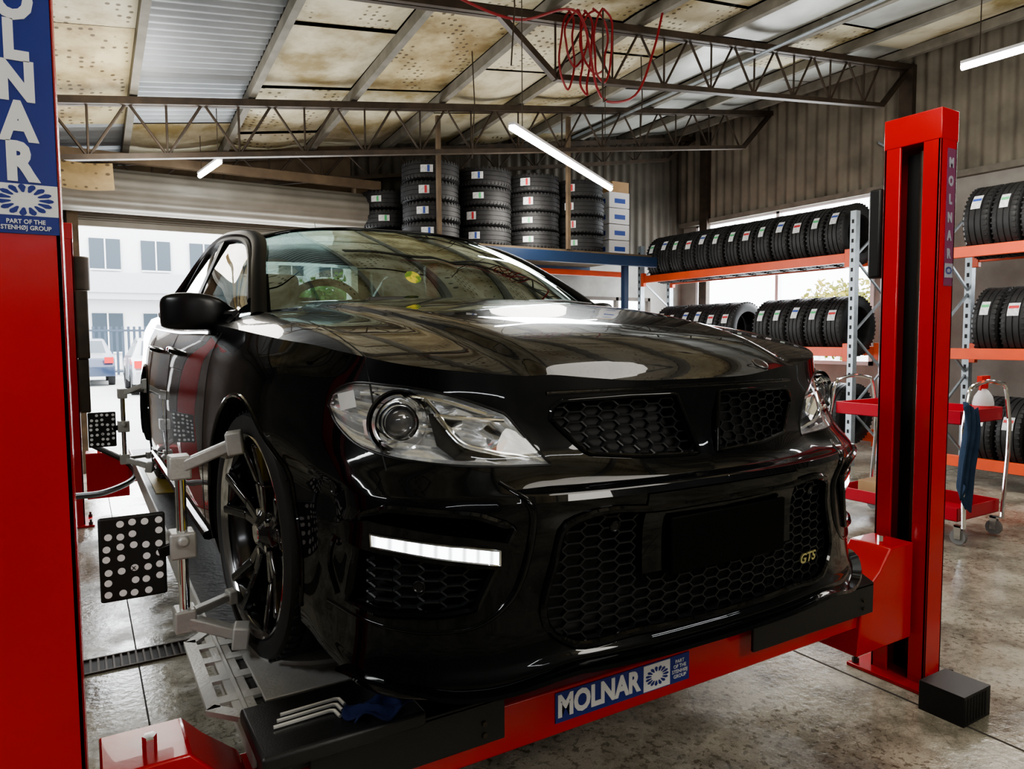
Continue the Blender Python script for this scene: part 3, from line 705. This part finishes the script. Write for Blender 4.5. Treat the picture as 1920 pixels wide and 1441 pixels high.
target_m=M('target_black',(.006,.006,.006),.5)
def clampit(yc):
    x=.205; zc=ZR+.333
    t=thing('wheel_clamp','aluminium alignment clamp with a dotted black target, gripping a wheel','wheel clamp',(x,yc,zc-.24),'alignment clamps on the wheels')
    MB().cyl((x,yc,zc-.23),(x,yc,zc+.22),.013,16).cyl((x-.0,yc+.03,zc-.2),(x,yc+.03,zc+.2),.008,12).make('guide_rod',chrome,t)
    for s in(1,-1):
        a=MB(); zt=zc+s*.20
        a.obox((x,yc+.012,zt),(.026,0,0),(0,.034,0),(0,0,.03))
        a.bar((x,yc,zt),(x+.13,yc-.03,zt+s*.055),.040,.030).bar((x+.11,yc-.03,zt+s*.055),(x+.15,yc-.04,zt+s*.06),.06,.06)
        a.bar((x,yc+.03,zt),(x+.13,yc+.15,zt+s*.01),.03,.02).bar((x+.125,yc+.145,zt+s*.01),(x+.15,yc+.15,zt+s*.01),.04,.04)
        a.make('clamp_arm',alu,t,bevel=.005)
    MB().obox((x,yc+.01,zc),(.032,0,0),(0,.036,0),(0,0,.034)).cyl((x,yc-.045,zc+.015),(x,yc-.02,zc+.015),.014,12).make('clamp_slider',alu,t,bevel=.006)
    MB().bar((x-.02,yc,zc),(x-.06,yc-.01,zc-.01),.03,.03).make('target_arm',satin,t,bevel=.004)
    x0,x1,z0,z1=.018,.165,zc-.115,zc+.095; y=yc-.02
    b=MB().box(x0,x1,y,y+.012,z0,z1).make('target_board',target_m,t,bevel=.006,label='black square board with white dots')
    rnd=random.Random(3)
    d=MB()
    for i in range(5):
        for j in range(7):
            if (i*3+j*2)%7==5: continue
            cx=x0+.018+i*.028+rnd.uniform(-.003,.003); cz=z0+.02+j*.0285+rnd.uniform(-.003,.003)
            d.lathe([(.0003,0),(.0085,0)],(cx,y-.0012,cz),(0,-1,0),16)
    d.make('target_dot_pattern',white,b,recalc=False)
    text('target_mark','x',.02,face_front((x0+x1)/2,y-.0022,zc-.035),dark,b)
clampit(YF+.86); clampit(YF+3.785)

# ================================================================ ROOM
X0,X1,Y0,Y1=-3.5,8.6,-3.5,8.8
def zc(x,y=5.0): return 4.65-(8.6-x)*(.108+max(0,y-5)*.0155)
MB().box(X0,X1,Y0,Y1,-.1,0).make('floor',floor_m,None,kind='structure')
jm=M('joint_dark',(.05,.045,.04),.9)
MB().box(.157,.163,Y0,Y1,0,.001).make('trim_1',jm,None,kind='structure')
MB().box(2.64,2.65,Y0,Y1,0,.001).make('trim_2',jm,None,kind='structure')
MB().box(2.65,X1,3.9,3.908,0,.001).make('trim_3',jm,None,kind='structure')
dr=MB().box(-1.5,1.4,3.38,3.53,.0005,.002); dr.mt(1)
for i in range(100): dr.box(-1.5+i*.029,-1.5+i*.029+.008,3.385,3.525,.002,.008)
dr.box(-1.5,1.4,3.375,3.385,0,.009).box(-1.5,1.4,3.525,3.535,0,.009)
dr.make('drain_grate',[dark,steeldk],None,origin=(0,3.46,0),label='slotted steel floor drain set in the concrete',cat='drain')
def corr(name,P0,dx,dy,L,Hh,mat,pitch=.12,amp=.02,step=8):
    P0=Vector(P0);dx=Vector(dx).normalized();dy=Vector(dy).normalized(); n=dx.cross(dy); N=int(L/pitch*step); G=[]
    for i in range(N+1):
        s=L*i/N; o=n*amp*math.sin(2*pi*s/pitch); hh=Hh(s) if callable(Hh) else Hh
        G.append([P0+dx*s+o,P0+dx*s+o+dy*hh])
    return MB().grid(G).make(name,mat,None,kind='structure',angle=60,recalc=False)
MB().box(X1,X1+.15,Y0,Y1+.15,0,1.0).box(X1,X1+.15,5.15,5.4,1.0,3.2).box(X1,X1+.15,8.45,Y1+.15,1,3.2).box(X1,X1+.15,Y0,5.15,1.0,1.9).box(X1,X1+.15,Y0,1.9,1.9,3.2).box(X1,X1+.15,3.7,5.15,1.9,3.2).box(X1,X1+.15,1.9,3.7,2.55,3.2).box(X1,X1+.15,Y0,Y1+.15,3.2,5.1).make('wall_right',block,None,kind='structure')
corr('wall_right_cladding',(X1-.03,Y0,3.22),(0,1,0),(0,0,1),Y1-Y0,1.5,cladd,.16,.022)
MB().box(X1-.09,X1,Y0,Y1,3.15,3.22).make('trim_4',timber,None,kind='structure')
wf=MB()
for y in (5.4,6.85,8.40): wf.box(X1-.02,X1+.06,y,y+.05,1.0,3.17)
for z in(1.0,3.12): wf.box(X1-.02,X1+.06,5.4,8.45,z,z+.05)
wf.make('window_1',white,None,kind='structure')
wf=MB(); wf.box(X1,X1+.05,1.9,3.7,1.9,1.95).box(X1,X1+.05,1.9,3.7,2.5,2.55)
for y in np.linspace(1.9,3.65,8): wf.box(X1,X1+.05,y,y+.03,1.9,2.55)
wf.make('window_2',white,None,kind='structure')
DX=.03
MB().box(X0,DX,Y1,Y1+.2,0,5).box(2.95,5.8,Y1,Y1+.2,0,5).box(5.8,7.9,Y1,Y1+.2,0,1.15).box(5.8,7.9,Y1,Y1+.2,2.0,5).box(7.9,X1,Y1,Y1+.2,0,5).box(DX,2.95,Y1,Y1+.2,2.95,5).make('wall_back',block,None,kind='structure')
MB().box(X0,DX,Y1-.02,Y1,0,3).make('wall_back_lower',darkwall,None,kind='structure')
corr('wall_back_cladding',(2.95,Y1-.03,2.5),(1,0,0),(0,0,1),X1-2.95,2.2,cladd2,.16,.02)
MB().box(X0,2.95,Y1-.06,Y1,2.95,3.8).make('wall_back_boarding',rusty,None,kind='structure')
w3=MB()
for x in(5.8,6.5,7.2,7.86): w3.box(x,x+.05,Y1-.02,Y1+.05,1.15,2.0)
for z in(1.15,1.95): w3.box(5.8,7.9,Y1-.02,Y1+.05,z,z+.05)
w3.make('window_3',steeldk,None,kind='structure')
MB().box(X0-.15,X0,Y0,Y1+.2,0,4).make('wall_left',darkwall,None,kind='structure')
MB().box(X0-.15,X1+.15,Y0-.15,Y0,0,5.2).make('wall_front',frontwall,None,kind='structure')
rd=MB(); R=.22; G=[]
for i in range(73):
    a=2*pi*i/72; r=R+.007*math.sin(a*14); G.append([(-.4,8.45+r*math.cos(a),2.90+r*math.sin(a)),(3.0,8.45+r*math.cos(a),2.90+r*math.sin(a))])
rd.grid(G); G=[]
for i in range(29):
    z=2.9-.30*i/28; G.append([(DX,8.66+.012*math.sin(i*1.6),z),(2.95,8.66+.012*math.sin(i*1.6),z)])
rd.grid(G); rd.box(DX,2.95,8.64,8.69,2.56,2.62)
rd.make('door_1',rollm,None,kind='structure')
MB().box(DX-.1,DX,8.6,8.8,0,2.75).box(2.95,3.1,8.55,8.8,0,3.3).box(-.5,3.1,8.1,8.18,3.13,3.22).make('trim_5',rusty,None,kind='structure')
MB().box(3.1,3.5,8.45,8.8,0,2.4).make('trim_6',block,None,kind='structure')
nx,ny=2,14
MB().grid([[ (X0+(X1+.2-X0)*i/nx, Y0+(Y1+.2-Y0)*j/ny, zc(X0+(X1+.2-X0)*i/nx,Y0+(Y1+.2-Y0)*j/ny)+.14) for j in range(ny+1)] for i in range(nx+1)]).make('ceiling',steeldk,None,kind='structure',solid=.05)
ce=MB(); xs=[.47+.97*i for i in range(-4,9)]
for bi in range(len(xs)-1):
    xa,xb=xs[bi]+.03,min(X1,xs[bi+1]-.03)
    y=Y0
    while y<Y1:
        L=random.choice([1.2,1.5,1.8]); ye=min(Y1,y+L)
        corrp=(abs(xs[bi]-.47)<.01 and 5.0<y+L/2<7.6) or (xs[bi]<-.3 and 6.3<y)
        sag=random.uniform(.01,.08); tilt=random.uniform(-.02,.03)
        if corrp:
            ce.mt(4); G=[]
            for i in range(int((ye-y)/.02)+1):
                yy=y+i*.02; G.append([(xa,yy,zc(xa,yy)+.06+.014*math.sin(yy*2*pi/.1)),(xb,yy,zc(xb,yy)+.06+.014*math.sin(yy*2*pi/.1))])
            ce.grid(G)
        else:
            r=random.random()
            if xs[bi]>5.2: ce.mt(2 if r<.5 else (0 if r<.75 else 1))
            else: ce.mt(0 if r<.34 else (1 if r<.84 else (3 if r<.97 else 2)))
            G=[]
            for i in range(9):
                q=i/8; yy=y+.01+(ye-y-.02)*q
                G.append([(xa+(xb-xa)*p,yy,zc(xa+(xb-xa)*p,yy)+.05-sag*math.sin(pi*p)*math.sin(pi*q)+tilt*(q-.5)) for p in np.linspace(0,1,7)])
            ce.grid(G)
        y=ye
ce.make('ceiling_lining',[ceilA,ceilB,ceilC,ceilD,corr_m],None,kind='structure',recalc=False)
for x in xs:
    if X0<x<X1:
        t=MB()
        for ya,yb in((Y0,5.0),(5.0,Y1)):
            t.bar((x,ya,zc(x,ya)-.015),(x,yb,zc(x,yb)-.015),.06,.10)
        t.make('trim_7',timber,None,kind='structure')
def truss(y,xa,xb,dep=.46,xlow=None):
    t=MB(); zt=lambda x: zc(x,y)-.11; zb=lambda x: zc(x,y)-.11-dep
    t.bar((xa,y-.03,zt(xa)),(xb,y-.03,zt(xb)),.045,.06).bar((xa,y+.03,zt(xa)),(xb,y+.03,zt(xb)),.045,.06)
    xe=xb-.55; xl=xlow if xlow else xa
    t.bar((xl,y,zb(xl)),(xe,y,zb(xe)),.07,.045)
    t.bar((xe,y,zb(xe)),(xb,y,zt(xb)),.05,.05)
    if xlow: t.bar((xl,y,zb(xl)),(xl-.55,y,zt(xl-.55)),.05,.05)
    x=xl;i=0
    while x<xe-.1:
        x2=min(xe,x+.30)
        if i%2: t.cyl((x,y,zt(x)),(x2,y,zb(x2)),.012,6)
        else: t.cyl((x,y,zb(x)),(x2,y,zt(x2)),.012,6)
        if i%2==0: t.cyl((x,y,zb(x)),(x,y,zt(x)),.010,6)
        x=x2;i+=1
    return t.make('roof_truss',steeldk,None,origin=(xa,y,zb(xa)),label='dark open-web steel truss spanning under the roof',cat='roof truss',group='roof trusses')
truss(5.0,1.6,X1-.06,xlow=3.45); truss(7.0,X0+.02,X1-.06); truss(8.5,X0+.02,X1-.06,.3)
for y in(5.0,8.2): MB().box(X1-.13,X1-.05,y-.08,y+.08,0,zc(X1)-.1).make('trim_8',steeldk,None,kind='structure')
cd=MB(); cd.cyl((5.8,1.5,zc(5.8)-.15),(5.8,8.0,zc(5.8,8)-.15),.016,8); cd.make('trim_12',galv,None,kind='structure')
cd=MB(); cd.tube([(X1-.08,5.15,2.2),(X1-.08,5.15,3.6),(X1-.08,5.35,3.75)],.015,8); cd.make('trim_13',galv,None,kind='structure')
def fit(p0,p1):
    p0=Vector(p0);p1=Vector(p1); c=(p0+p1)/2
    t=thing('batten_light','lit white LED batten lamp hanging from the roof by thin wire','ceiling light',c,'hanging batten lights')
    MB().tube([p0,p1],.022,12).make('light_tube',tube_e,t)
    MB().bar(p0+Vector((0,0,.03)),p1+Vector((0,0,.03)),.05,.02).make('light_housing',white,t)
    for q in(.08,.92):
        a=p0.lerp(p1,q); MB().tube([a+Vector((0,0,.03)),Vector((a.x,a.y,zc(a.x,a.y)-.05))],.004,5).make('hanging_wire',steeldk,t)
fit((2.66,4.40,2.86),(4.60,5.70,2.86))
fit((1.12,8.05,3.06),(1.17,7.15,3.02))
fit((5.5,2.84,3.3),(5.55,1.4,3.3))
fit((0.2,-1.0,3.2),(2.2,-1.0,3.2))
fit((3.4,-1.8,3.2),(5.4,-1.8,3.2))
fit((-2.4,0.4,3.0),(-2.4,2.4,3.0))  # unseen batten added on the left to light the car's near side
fit((-1.6,-2.9,2.4),(0.4,-2.9,2.4))  # unseen batten added along the front wall for highlights on the bumper
def hose(pts,label,r=.009,n=8):
    q=cr(pts,n); MB().tube(list(map(Vector,q)),r,8).make('air_hose',hose_m,None,origin=tuple(q[0]),label=label,cat='air hose')
hr=random.Random(5)
for k in range(5):
    cx=3.50+.07*k; zt=zc(cx)-.06; L=[.62,.45,.70,.52,.60][k]; ww=[.07,.10,.05,.13,.09][k]; pts=[]
    for i,a in enumerate(np.linspace(0,2*pi,11)):
        pts.append((cx+ww*math.sin(a)+hr.uniform(-.02,.02),4.90-.03*k+hr.uniform(-.004,.004),zt-L/2+L/2*math.cos(a)+hr.uniform(-.02,.02)))
    hose(pts,'coiled red rubber air hose hung over the truss',.009,6)
hose([(2.2,4.70,zc(2.2)-.12),(2.9,4.70,3.76),(3.45,4.70,zc(3.5)-.16),(3.75,4.70,3.30),(4.0,4.70,3.36),(4.25,4.70,3.80),(4.35,4.70,zc(4.3)-.05)],'red rubber air hose draped along the truss',.010)
MB().tube([(3.63,4.60,3.95),(3.63,4.60,3.3),(3.64,4.60,3.25),(3.67,4.60,3.27)],.008,8).make('hanging_hook',steeldk,None,origin=(3.63,4.6,3.9),label='dark steel rod hook hanging below the truss',cat='hook')
for k,(x,y,z0) in enumerate(((2.55,4.2,3.2),(3.1,5.8,3.0),(4.9,5.6,3.3))):
    MB().tube([(x,y,zc(x,y)-.05),(x+.02,y,(z0+zc(x,y))/2),(x-.01,y,z0)],.006,6).make('hanging_cable',steeldk,None,origin=(x,y,z0),label='thin dark cable hanging from the roof',cat='cable',group='hanging cables')

# ================================================================ TYRES
def base_tyre(R=.33,w=.225):
    t=MB(); h=w/2; prof=[(R*.62,-h*.82),(R*.64,-h*.95),(R*.8,-h),(R*.93,-h*.93),(R*.985,-h*.8)]
    for g in(-.45,0,.45): prof+=[(R,h*(g-.2)),(R,h*(g-.05)),(R-.009,h*(g-.045)),(R-.009,h*(g+.045)),(R,h*(g+.05)),(R,h*(g+.2))]
    prof+=[(R*.985,h*.8),(R*.93,h*.93),(R*.8,h),(R*.64,h*.95),(R*.62,h*.82),(R*.60,h*.6),(R*.60,-h*.6)]
    t.lathe(prof,(0,0,0),(0,1,0),44,closed=True)
    for k in range(44):
        a=2*pi*k/44; rad=Vector((math.cos(a),0,math.sin(a)));tn=Vector((-math.sin(a),0,math.cos(a)))
        for s in(-1,1): t.obox(rad*(R*.985)+Vector((0,s*h*.72,0)),(0,h*.16,0),tn*.008,rad*.007)
    return t
tyre0=base_tyre().make('new_tyre',rubber,None,angle=30,label='new black tyre with a white sticker on its tread',cat='tyre')
def sticker_obj(parent,a0,wd,hg,mats):
    R=.337
    s=MB().grid([[(-R*math.cos(a),y,R*math.sin(a)) for y in(-wd/2,wd/2)] for a in [a0+(i/6-.5)*hg/R for i in range(7)]])
    if len(mats)>1:
        s.mt(1); s.grid([[(-(R+.001)*math.cos(a),y,(R+.001)*math.sin(a)) for y in(-wd/2*.9,wd/2*.9)] for a in(a0+.02,a0+.06,a0+.10)])
    return s.make('tyre_label',mats,parent,recalc=False)
labblue=M('label_blue',(.05,.1,.4),.5); labred=M('label_red',(.6,.05,.06),.5)
def variant(*a):
    c=tyre0.copy(); COL.objects.link(c); ORG[c.name]=Vector((0,0,0)); sticker_obj(c,*a); return c
tyreB=variant(.36,.09,.12,[paper,labred]); tyreC=variant(.5,.08,.14,[paper,labblue]); sticker_obj(tyre0,.42,.07,.13,[paper,green])
protos=[tyre0,tyreB,tyreC]
def place(loc,rot,group):
    c=clone(random.choice(protos),loc,rot); c['group']=group
RX=6.98
def tyrerow(y0,n,zb,group,dx=.28):
    y=y0
    for i in range(n):
        place((RX+dx+random.uniform(-.01,.01),y,zb+.225),(random.uniform(-.015,.015),0,random.uniform(-.02,.02)),group); y+=.238
def rack(ya,yb,levels,h):
    t=thing('tyre_rack','steel tyre rack with orange beams and perforated grey uprights','tyre rack',(RX+.28,(ya+yb)/2,0),'tyre racks along the wall')
    for y in(ya,yb):
        for x in(RX,RX+.56):
            u=MB().box(x-.035,x+.035,y-.035,y-.03,0,h).box(x-.035,x-.03,y-.03,y+.03,0,h).box(x+.03,x+.035,y-.03,y+.03,0,h)
            u.mt(1)
            for k in range(int(h/.1)): u.box(x-.037,x-.035,y-.012,y+.012,.05+k*.1,.09+k*.1)
            u.make('rack_upright',[galv,dark],t)
        b=MB(); z=.2;s=0
        while z<h-.4:
            b.bar((RX if s else RX+.56,y,z),(RX+.56 if s else RX,y,z+.4),.02,.02); z+=.4; s=1-s
        b.make('rack_brace',galv,t)
    for z in levels:
        for x in(RX,RX+.56): MB().box(x-.025,x+.025,ya+.03,yb-.03,z-.10,z).box(x-.035,x+.02,ya+.03,ya+.09,z-.15,z+.04).box(x-.035,x+.02,yb-.09,yb-.03,z-.15,z+.04).make('rack_beam',orange,t,bevel=.004)
rack(4.62,7.95,(.30,1.26,2.25),2.68)
rack(.9,3.75,(.26,1.26,2.19),2.68)
tyrerow(4.84,13,2.25,'tyres on the top rack shelf')
tyrerow(4.84,5,1.26,'tyres on the middle rack shelf'); tyrerow(6.35,6,1.26,'tyres on the middle rack shelf')
tyrerow(4.85,4,.30,'tyres on the bottom rack shelf')
tyrerow(2.0,7,2.19,'tyres on the near rack top shelf'); tyrerow(1.9,7,1.26,'tyres on the near rack middle shelf'); tyrerow(1.9,7,.26,'tyres on the near rack bottom shelf')
mz=thing('mezzanine','blue steel framed storage mezzanine with a timber deck','mezzanine',(5.0,7.9,0))
MB().box(2.95,6.55,7.25,8.75,2.42,2.46).make('deck',rusty,mz)
MB().box(2.95,6.6,7.20,7.26,2.30,2.43).make('deck_beam',bluebeam,mz,bevel=.004); MB().box(2.95,6.6,8.66,8.72,2.30,2.43).make('deck_beam',bluebeam,mz,bevel=.004)
MB().box(2.95,6.5,7.7,7.76,2.20,2.27).make('orange_beam',orange,mz)
for x in(3.3,6.1): MB().box(x,x+.07,7.27,7.34,0,2.42).make('deck_post',bluebeam,mz)
zd=2.46
def stack(x,y,n):
    for i in range(n): place((x+random.uniform(-.012,.012),y+random.uniform(-.012,.012),zd+.1125+i*.228),(pi/2,0,.45+random.uniform(-.25,.25)),'stacked tyres on the mezzanine')
stack(3.30,8.38,3); stack(3.52,7.64,4); stack(4.22,7.64,4); stack(4.92,7.64,4); stack(5.62,7.64,4); stack(4.01,8.38,4); stack(4.72,8.38,4); stack(5.43,8.38,4)
for x in(3.43,5.17): MB().box(x-.022,x+.022,7.20,7.245,2.46,zc(x,7.2)-.12).make('trim_9',rusty,None,kind='structure')
for i in range(4):
    x=6.2;z=zd+i*.21
    MB().box(x-.17,x+.17,7.5,7.9,z,z+.2).mt(1).box(x-.08,x+.1,7.498,7.5,z+.06,z+.12).box(x-.172,x-.17,7.58,7.8,z+.06,z+.12).make('parts_box',[white,labblue],None,origin=(x,7.7,z),label='white cardboard parts box with dark print, stacked on the mezzanine',cat='box',group='white boxes on the mezzanine')
MB().box(6.08,6.36,7.5,7.9,zd+.83,zd+.97).make('cardboard_box',card,None,origin=(6.2,7.7,zd+.83),label='brown cardboard box on top of the white boxes',cat='box')

# ================================================================ TROLLEY
tr=thing('tool_trolley','red two-shelf workshop trolley with chrome handles and castors','trolley',(5.15,2.85,0))
def tray(z,nm):
    x0,x1,y0,y1=4.88,5.42,2.45,3.35
    mb=MB().box(x0,x1,y0,y1,z,z+.008)
    mb.box(x0,x0+.008,y0,y1,z,z+.09).box(x1-.008,x1,y0,y1,z,z+.09).box(x0,x1,y0,y0+.008,z,z+.09).box(x0,x1,y1-.008,y1,z,z+.09)
    return mb.make(nm,redd,tr,bevel=.003)
tray(.80,'upper_tray'); tray(.16,'lower_tray')
for y in(2.42,3.38):
    q=[(4.90,y,.12),(4.90,y,.98),(4.93,y,1.04),(5.0,y,1.06),(5.30,y,1.06),(5.37,y,1.04),(5.40,y,.98),(5.40,y,.12)]
    MB().tube(list(map(Vector,cr(q,4))),.014,10).make('trolley_frame',chrome,tr)
castm=M('castor_grey',(.2,.2,.2),.5)
for x in(4.92,5.38):
    for y in(2.46,3.34):
        MB().cyl((x-.015,y,.055),(x+.015,y,.055),.05,24).make('castor_wheel',castm,tr)
        MB().box(x-.022,x-.017,y-.02,y+.02,.04,.13).box(x+.017,x+.022,y-.02,y+.02,.04,.13).box(x-.022,x+.022,y-.03,y+.03,.12,.13).make('castor_fork',chrome,tr)
sx,sy,sz=5.30,2.52,.812
sb=thing('spray_bottle','white spray bottle with red trigger head, on the trolley tray','spray bottle',(sx,sy,sz))
MB().lathe([(.001,0),(.058,0),(.064,.01),(.064,.11),(.055,.15),(.03,.19),(.018,.2),(.018,.215)],(sx,sy,sz),(0,0,1),28).make('bottle_body',white,sb)
MB().lathe([(.0645,.03),(.0645,.09)],(sx,sy,sz),(0,0,1),28).make('bottle_label',labred,sb)
MB().lathe([(.024,.205),(.026,.215),(.026,.245),(.014,.25)],(sx,sy,sz),(0,0,1),20).obox((sx-.005,sy,sz+.270),(.055,0,0),(0,.016,0),(0,0,.022)).bar((sx-.03,sy,sz+.26),(sx-.05,sy,sz+.195),.012,.018).make('spray_trigger',M('trigger_red',(.7,.03,.02),.4),sb)
MB().grid([[(4.77+.14*a+.01*math.sin(9*b),2.385-.020*math.sin(a*14+2*b)-.015*math.sin(5*b),.93-.60*b*(1-.12*math.sin(a*5))+.03*math.sin(a*6)) for b in np.linspace(0,1,20)] for a in np.linspace(0,1,24)]).make('work_cloth',cloth,None,origin=(4.86,2.39,.9),solid=.012,label='dark blue work cloth hanging over the trolley handle',cat='cloth')
MB().box(4.95,5.20,2.96,3.20,.17,.31).make('cardboard_box',card,None,origin=(5.07,3.08,.17),bevel=.003,label='small open cardboard box on the lower trolley tray',cat='box')
rbk=MB().box(2.62,2.80,1.27,1.43,0,.11); rbk.mt(1)
for i in range(8): rbk.box(2.60+.02*i+.022,2.60+.02*i+.03,1.268,1.27,.01,.10)
rbk.make('rubber_block',[plastic,dark],None,origin=(2.71,1.35,0),bevel=.006,label='black ribbed rubber block on the floor by the post',cat='rubber block')
MB().box(-.02,.06,6.1,6.3,1.25,1.75).box(-.02,.05,6.12,6.28,.85,1.25).cyl((.02,6.2,1.75),(.02,6.2,2.0),.06,20).make('power_unit',steeldk,lift,bevel=.01)
MB().tube(list(map(Vector,cr([(.05,6.0,.62),(.25,5.9,.50),(.3,5.7,.44),(.1,5.3,.40),(-.1,5.0,.45)],6))),.02,8).make('hydraulic_hose',plastic,lift)
MB().grid([[(-.15+.43*a,6.5+.2*b,2.56+.25*b-.02*math.sin(pi*a)) for b in np.linspace(0,1,6)] for a in np.linspace(0,1,8)]).make('ceiling_sheet',perf_mat('sheet_brown',(.12,.08,.03),(.22,.16,.08),True),None,origin=(0,6.6,2.7),kind='structure')

# ================================================================ OUTSIDE
road=M('street',(.5,.5,.49),.8,col2=(.6,.6,.58),nscale=1)
MB().box(-40,60,Y1+.2,70,-.14,-.02).make('street_ground',road,None,kind='structure')
MB().box(X1+.15,60,-30,Y1+.2,-.14,-.02).make('street_ground',road,None,kind='structure')
fcm=M('facade_white',(.78,.78,.78),.7); fg=M('facade_glass',(.05,.07,.09),.2)
bl=thing('building','pale two-storey building with dark windows across the street','building',(2,38,0))
MB().box(-14,16,38,44,0,9).make('facade',fcm,bl)
MB().box(-14,16,37,38,3.2,3.5).box(-14,16,36.9,37.0,3.5,4.4).make('balcony',M('rail_grey',(.5,.52,.54),.6),bl)
for x in np.arange(-10,15,2.1):
    for z0,z1 in((4.6,6.0),(.8,2.6)):
        MB().box(x,x+1.25,37.9,38.0,z0,z1).mt(1).box(x+.6,x+.66,37.86,37.9,z0,z1).box(x,x+1.25,37.86,37.9,z0-.05,z0+.02).make('window',[fg,white],bl)
fn=MB()
for i in range(90): fn.box(-8+i*.2,-8+i*.2+.09,32,32.05,0,1.9)
fn.box(-8,10,31.98,32.02,.1,.18).box(-8,10,31.98,32.02,1.7,1.78)
fn.make('fence',M('fence_grey',(.05,.07,.10),.6),None,origin=(0,32,0),label='grey vertical-bar metal fence along the street',cat='fence')
def streetcar(x,y,cm,label):
    t=thing('parked_car',label,'car',(x,y,-.02),'cars parked outside')
    prof=[(-2.2,.3),(-2.25,.6),(-2.1,.85),(-1.6,.95),(-.9,1.42),(.5,1.46),(1.2,1.0),(2.0,.85),(2.2,.6),(2.15,.3)]
    b=MB(); pz=-.02; n=len(prof); rows=[]
    for s,k in((-.88,0),(-.80,1),(.80,1),(.88,0)):
        rows.append([(x+s*(.82 if (p[1]>1.2) else 1),y+p[0]*(1 if k else .98),pz+(p[1] if k or p[1]<1 else .95)) for p in prof])
    b.grid(rows); b.add(rows[0],[list(range(n))]); b.add(rows[-1],[list(range(n))]); b.make('car_body',cm,t,bevel=.05)
    MB().add([(x-.66,y-1.72,.98),(x+.66,y-1.72,.98),(x+.58,y-1.08,1.35),(x-.58,y-1.08,1.35)],[(0,1,2,3)]).make('car_window',fg,t)
    for sx_ in(-1,1):
        for yy in(-1.4,1.4): MB().lathe([(.001,.1),(.2,.1),(.33,.09),(.33,-.09),(.2,-.1)],(x+sx_*.8,y+yy,.31),(1,0,0),24).make('car_wheel',rubber,t)
        MB().box(x+sx_*.72-.12,x+sx_*.72+.12,y-2.27,y-2.2,.68,.86).make('tail_lamp',redbadge,t)
streetcar(.0,27,M('car_blue',(.04,.06,.11),.2,0,.8),'dark blue hatchback with red tail lamps parked on the street'); streetcar(1.95,22,M('car_silver',(.40,.42,.43),.25,.4,.8),'silver car parked on the street'); streetcar(5.4,29,M('car_white',(.7,.7,.7),.25,0,.8),'white car parked near the fence')
def bush(x,y,z,r,c,label):
    t=thing('tree',label,'tree',(x,y,0)); b=MB(); rn=random.Random(int(x*10))
    for k in range(2600):
        th=rn.uniform(0,2*pi); ph=math.acos(rn.uniform(-1,1)); q=r*rn.uniform(.55,1.05)*(1+.25*math.sin(3*th)*math.sin(4*ph))
        p=Vector((x+q*math.sin(ph)*math.cos(th),y+q*math.sin(ph)*math.sin(th),z+.75*q*math.cos(ph)))
        a=Vector((rn.gauss(0,1),rn.gauss(0,1),rn.gauss(0,1))).normalized()*.10; e=a.orthogonal().normalized()*.06
        b.add([p-a,p+e,p+a,p-e],[(0,1,2,3)])
    b.make('foliage',c,t,recalc=False); MB().cyl((x,y,-.02),(x,y,z),.12,8).make('trunk',timber,t)
leafy=M('leaf_yellow_green',(.10,.15,.02),.8,col2=(.32,.24,.03),nscale=1.5); leafg=M('leaf_green',(.02,.09,.015),.8,col2=(.05,.18,.03),nscale=1.5)
bush(19.5,13.2,1.9,1.4,leafy,'yellow-green leafy tree outside the window'); bush(6.2,20,2.0,1.4,leafg,'green leafy tree outside the roller door')
rl=MB()
for i in range(40): rl.box(12,12.03,4+i*.2,4.03+i*.2,0,1.1)
rl.box(11.99,12.04,4,12,1.05,1.1); rl.make('street_railing',white,None,origin=(12,8,0),label='white metal railing outside the window',cat='railing')
for o,y in((tyre0,5.802),(tyreB,6.04),(tyreC,6.278)):
    o.location=(RX+.28,y,.525); o['group']='tyres on the bottom rack shelf'

# ================================================================ LIGHT + CAMERA
w=D.worlds.new('world'); SC.world=w; w.use_nodes=True; nt=w.node_tree; bg=nt.nodes['Background']
bg.inputs[0].default_value=(.94,.965,1,1); bg.inputs[1].default_value=7.0
def area(name,loc,rot,sx,sy,e,c=(1,1,1)):
    l=D.lights.new(name,'AREA'); l.shape='RECTANGLE'; l.size=sx; l.size_y=sy; l.energy=e; l.color=c
    o=D.objects.new(name,l); o.location=loc; o.rotation_euler=rot; COL.objects.link(o); return o
area('window_daylight',(X1+.3,6.9,2.1),(0,pi/2,0),2.0,3.0,190,(.92,.97,1))
area('door_daylight',(1.5,Y1+.5,1.4),(-pi/2,0,0),2.8,2.5,230,(.95,.98,1))
area('lamp_glow',(3.6,5.1,2.80),(0,0,0),1.0,1.0,60,(.97,1,1))
area('side_fill',(-2.4,1.4,2.90),(0,-math.radians(58),0),.12,2.0,50,(.97,1,1))  # fill light added under the left batten to brighten the near wheel
for x,y,e in((2.0,1.5,42),(6.2,2.5,105),(4.5,7,62),(0.5,6.5,66),(2,-1.8,150)):  # soft fill points added to imitate bounced light, no fittings hang here
    l=D.lights.new('bounce_fill','POINT'); l.energy=e; l.shadow_soft_size=.5; l.color=(1,.955,.875)
    o=D.objects.new('bounce_fill',l); o.location=(x,y,2.8); COL.objects.link(o)
cam=D.objects.new('camera',D.cameras.new('camera')); COL.objects.link(cam); SC.camera=cam
cam.data.lens=25.125; cam.data.sensor_width=36; cam.data.clip_end=200; cam.data.clip_start=.05
cam.matrix_world=Matrix.Translation((0,0,1.39))@Matrix.Rotation(math.radians(-31.07),4,'Z')@Matrix.Rotation(math.radians(86.2),4,'X')@Matrix.Rotation(math.radians(-.36),4,'Z')
SC.view_settings.view_transform='AgX'
try: SC.view_settings.look='AgX - Medium High Contrast'
except: pass
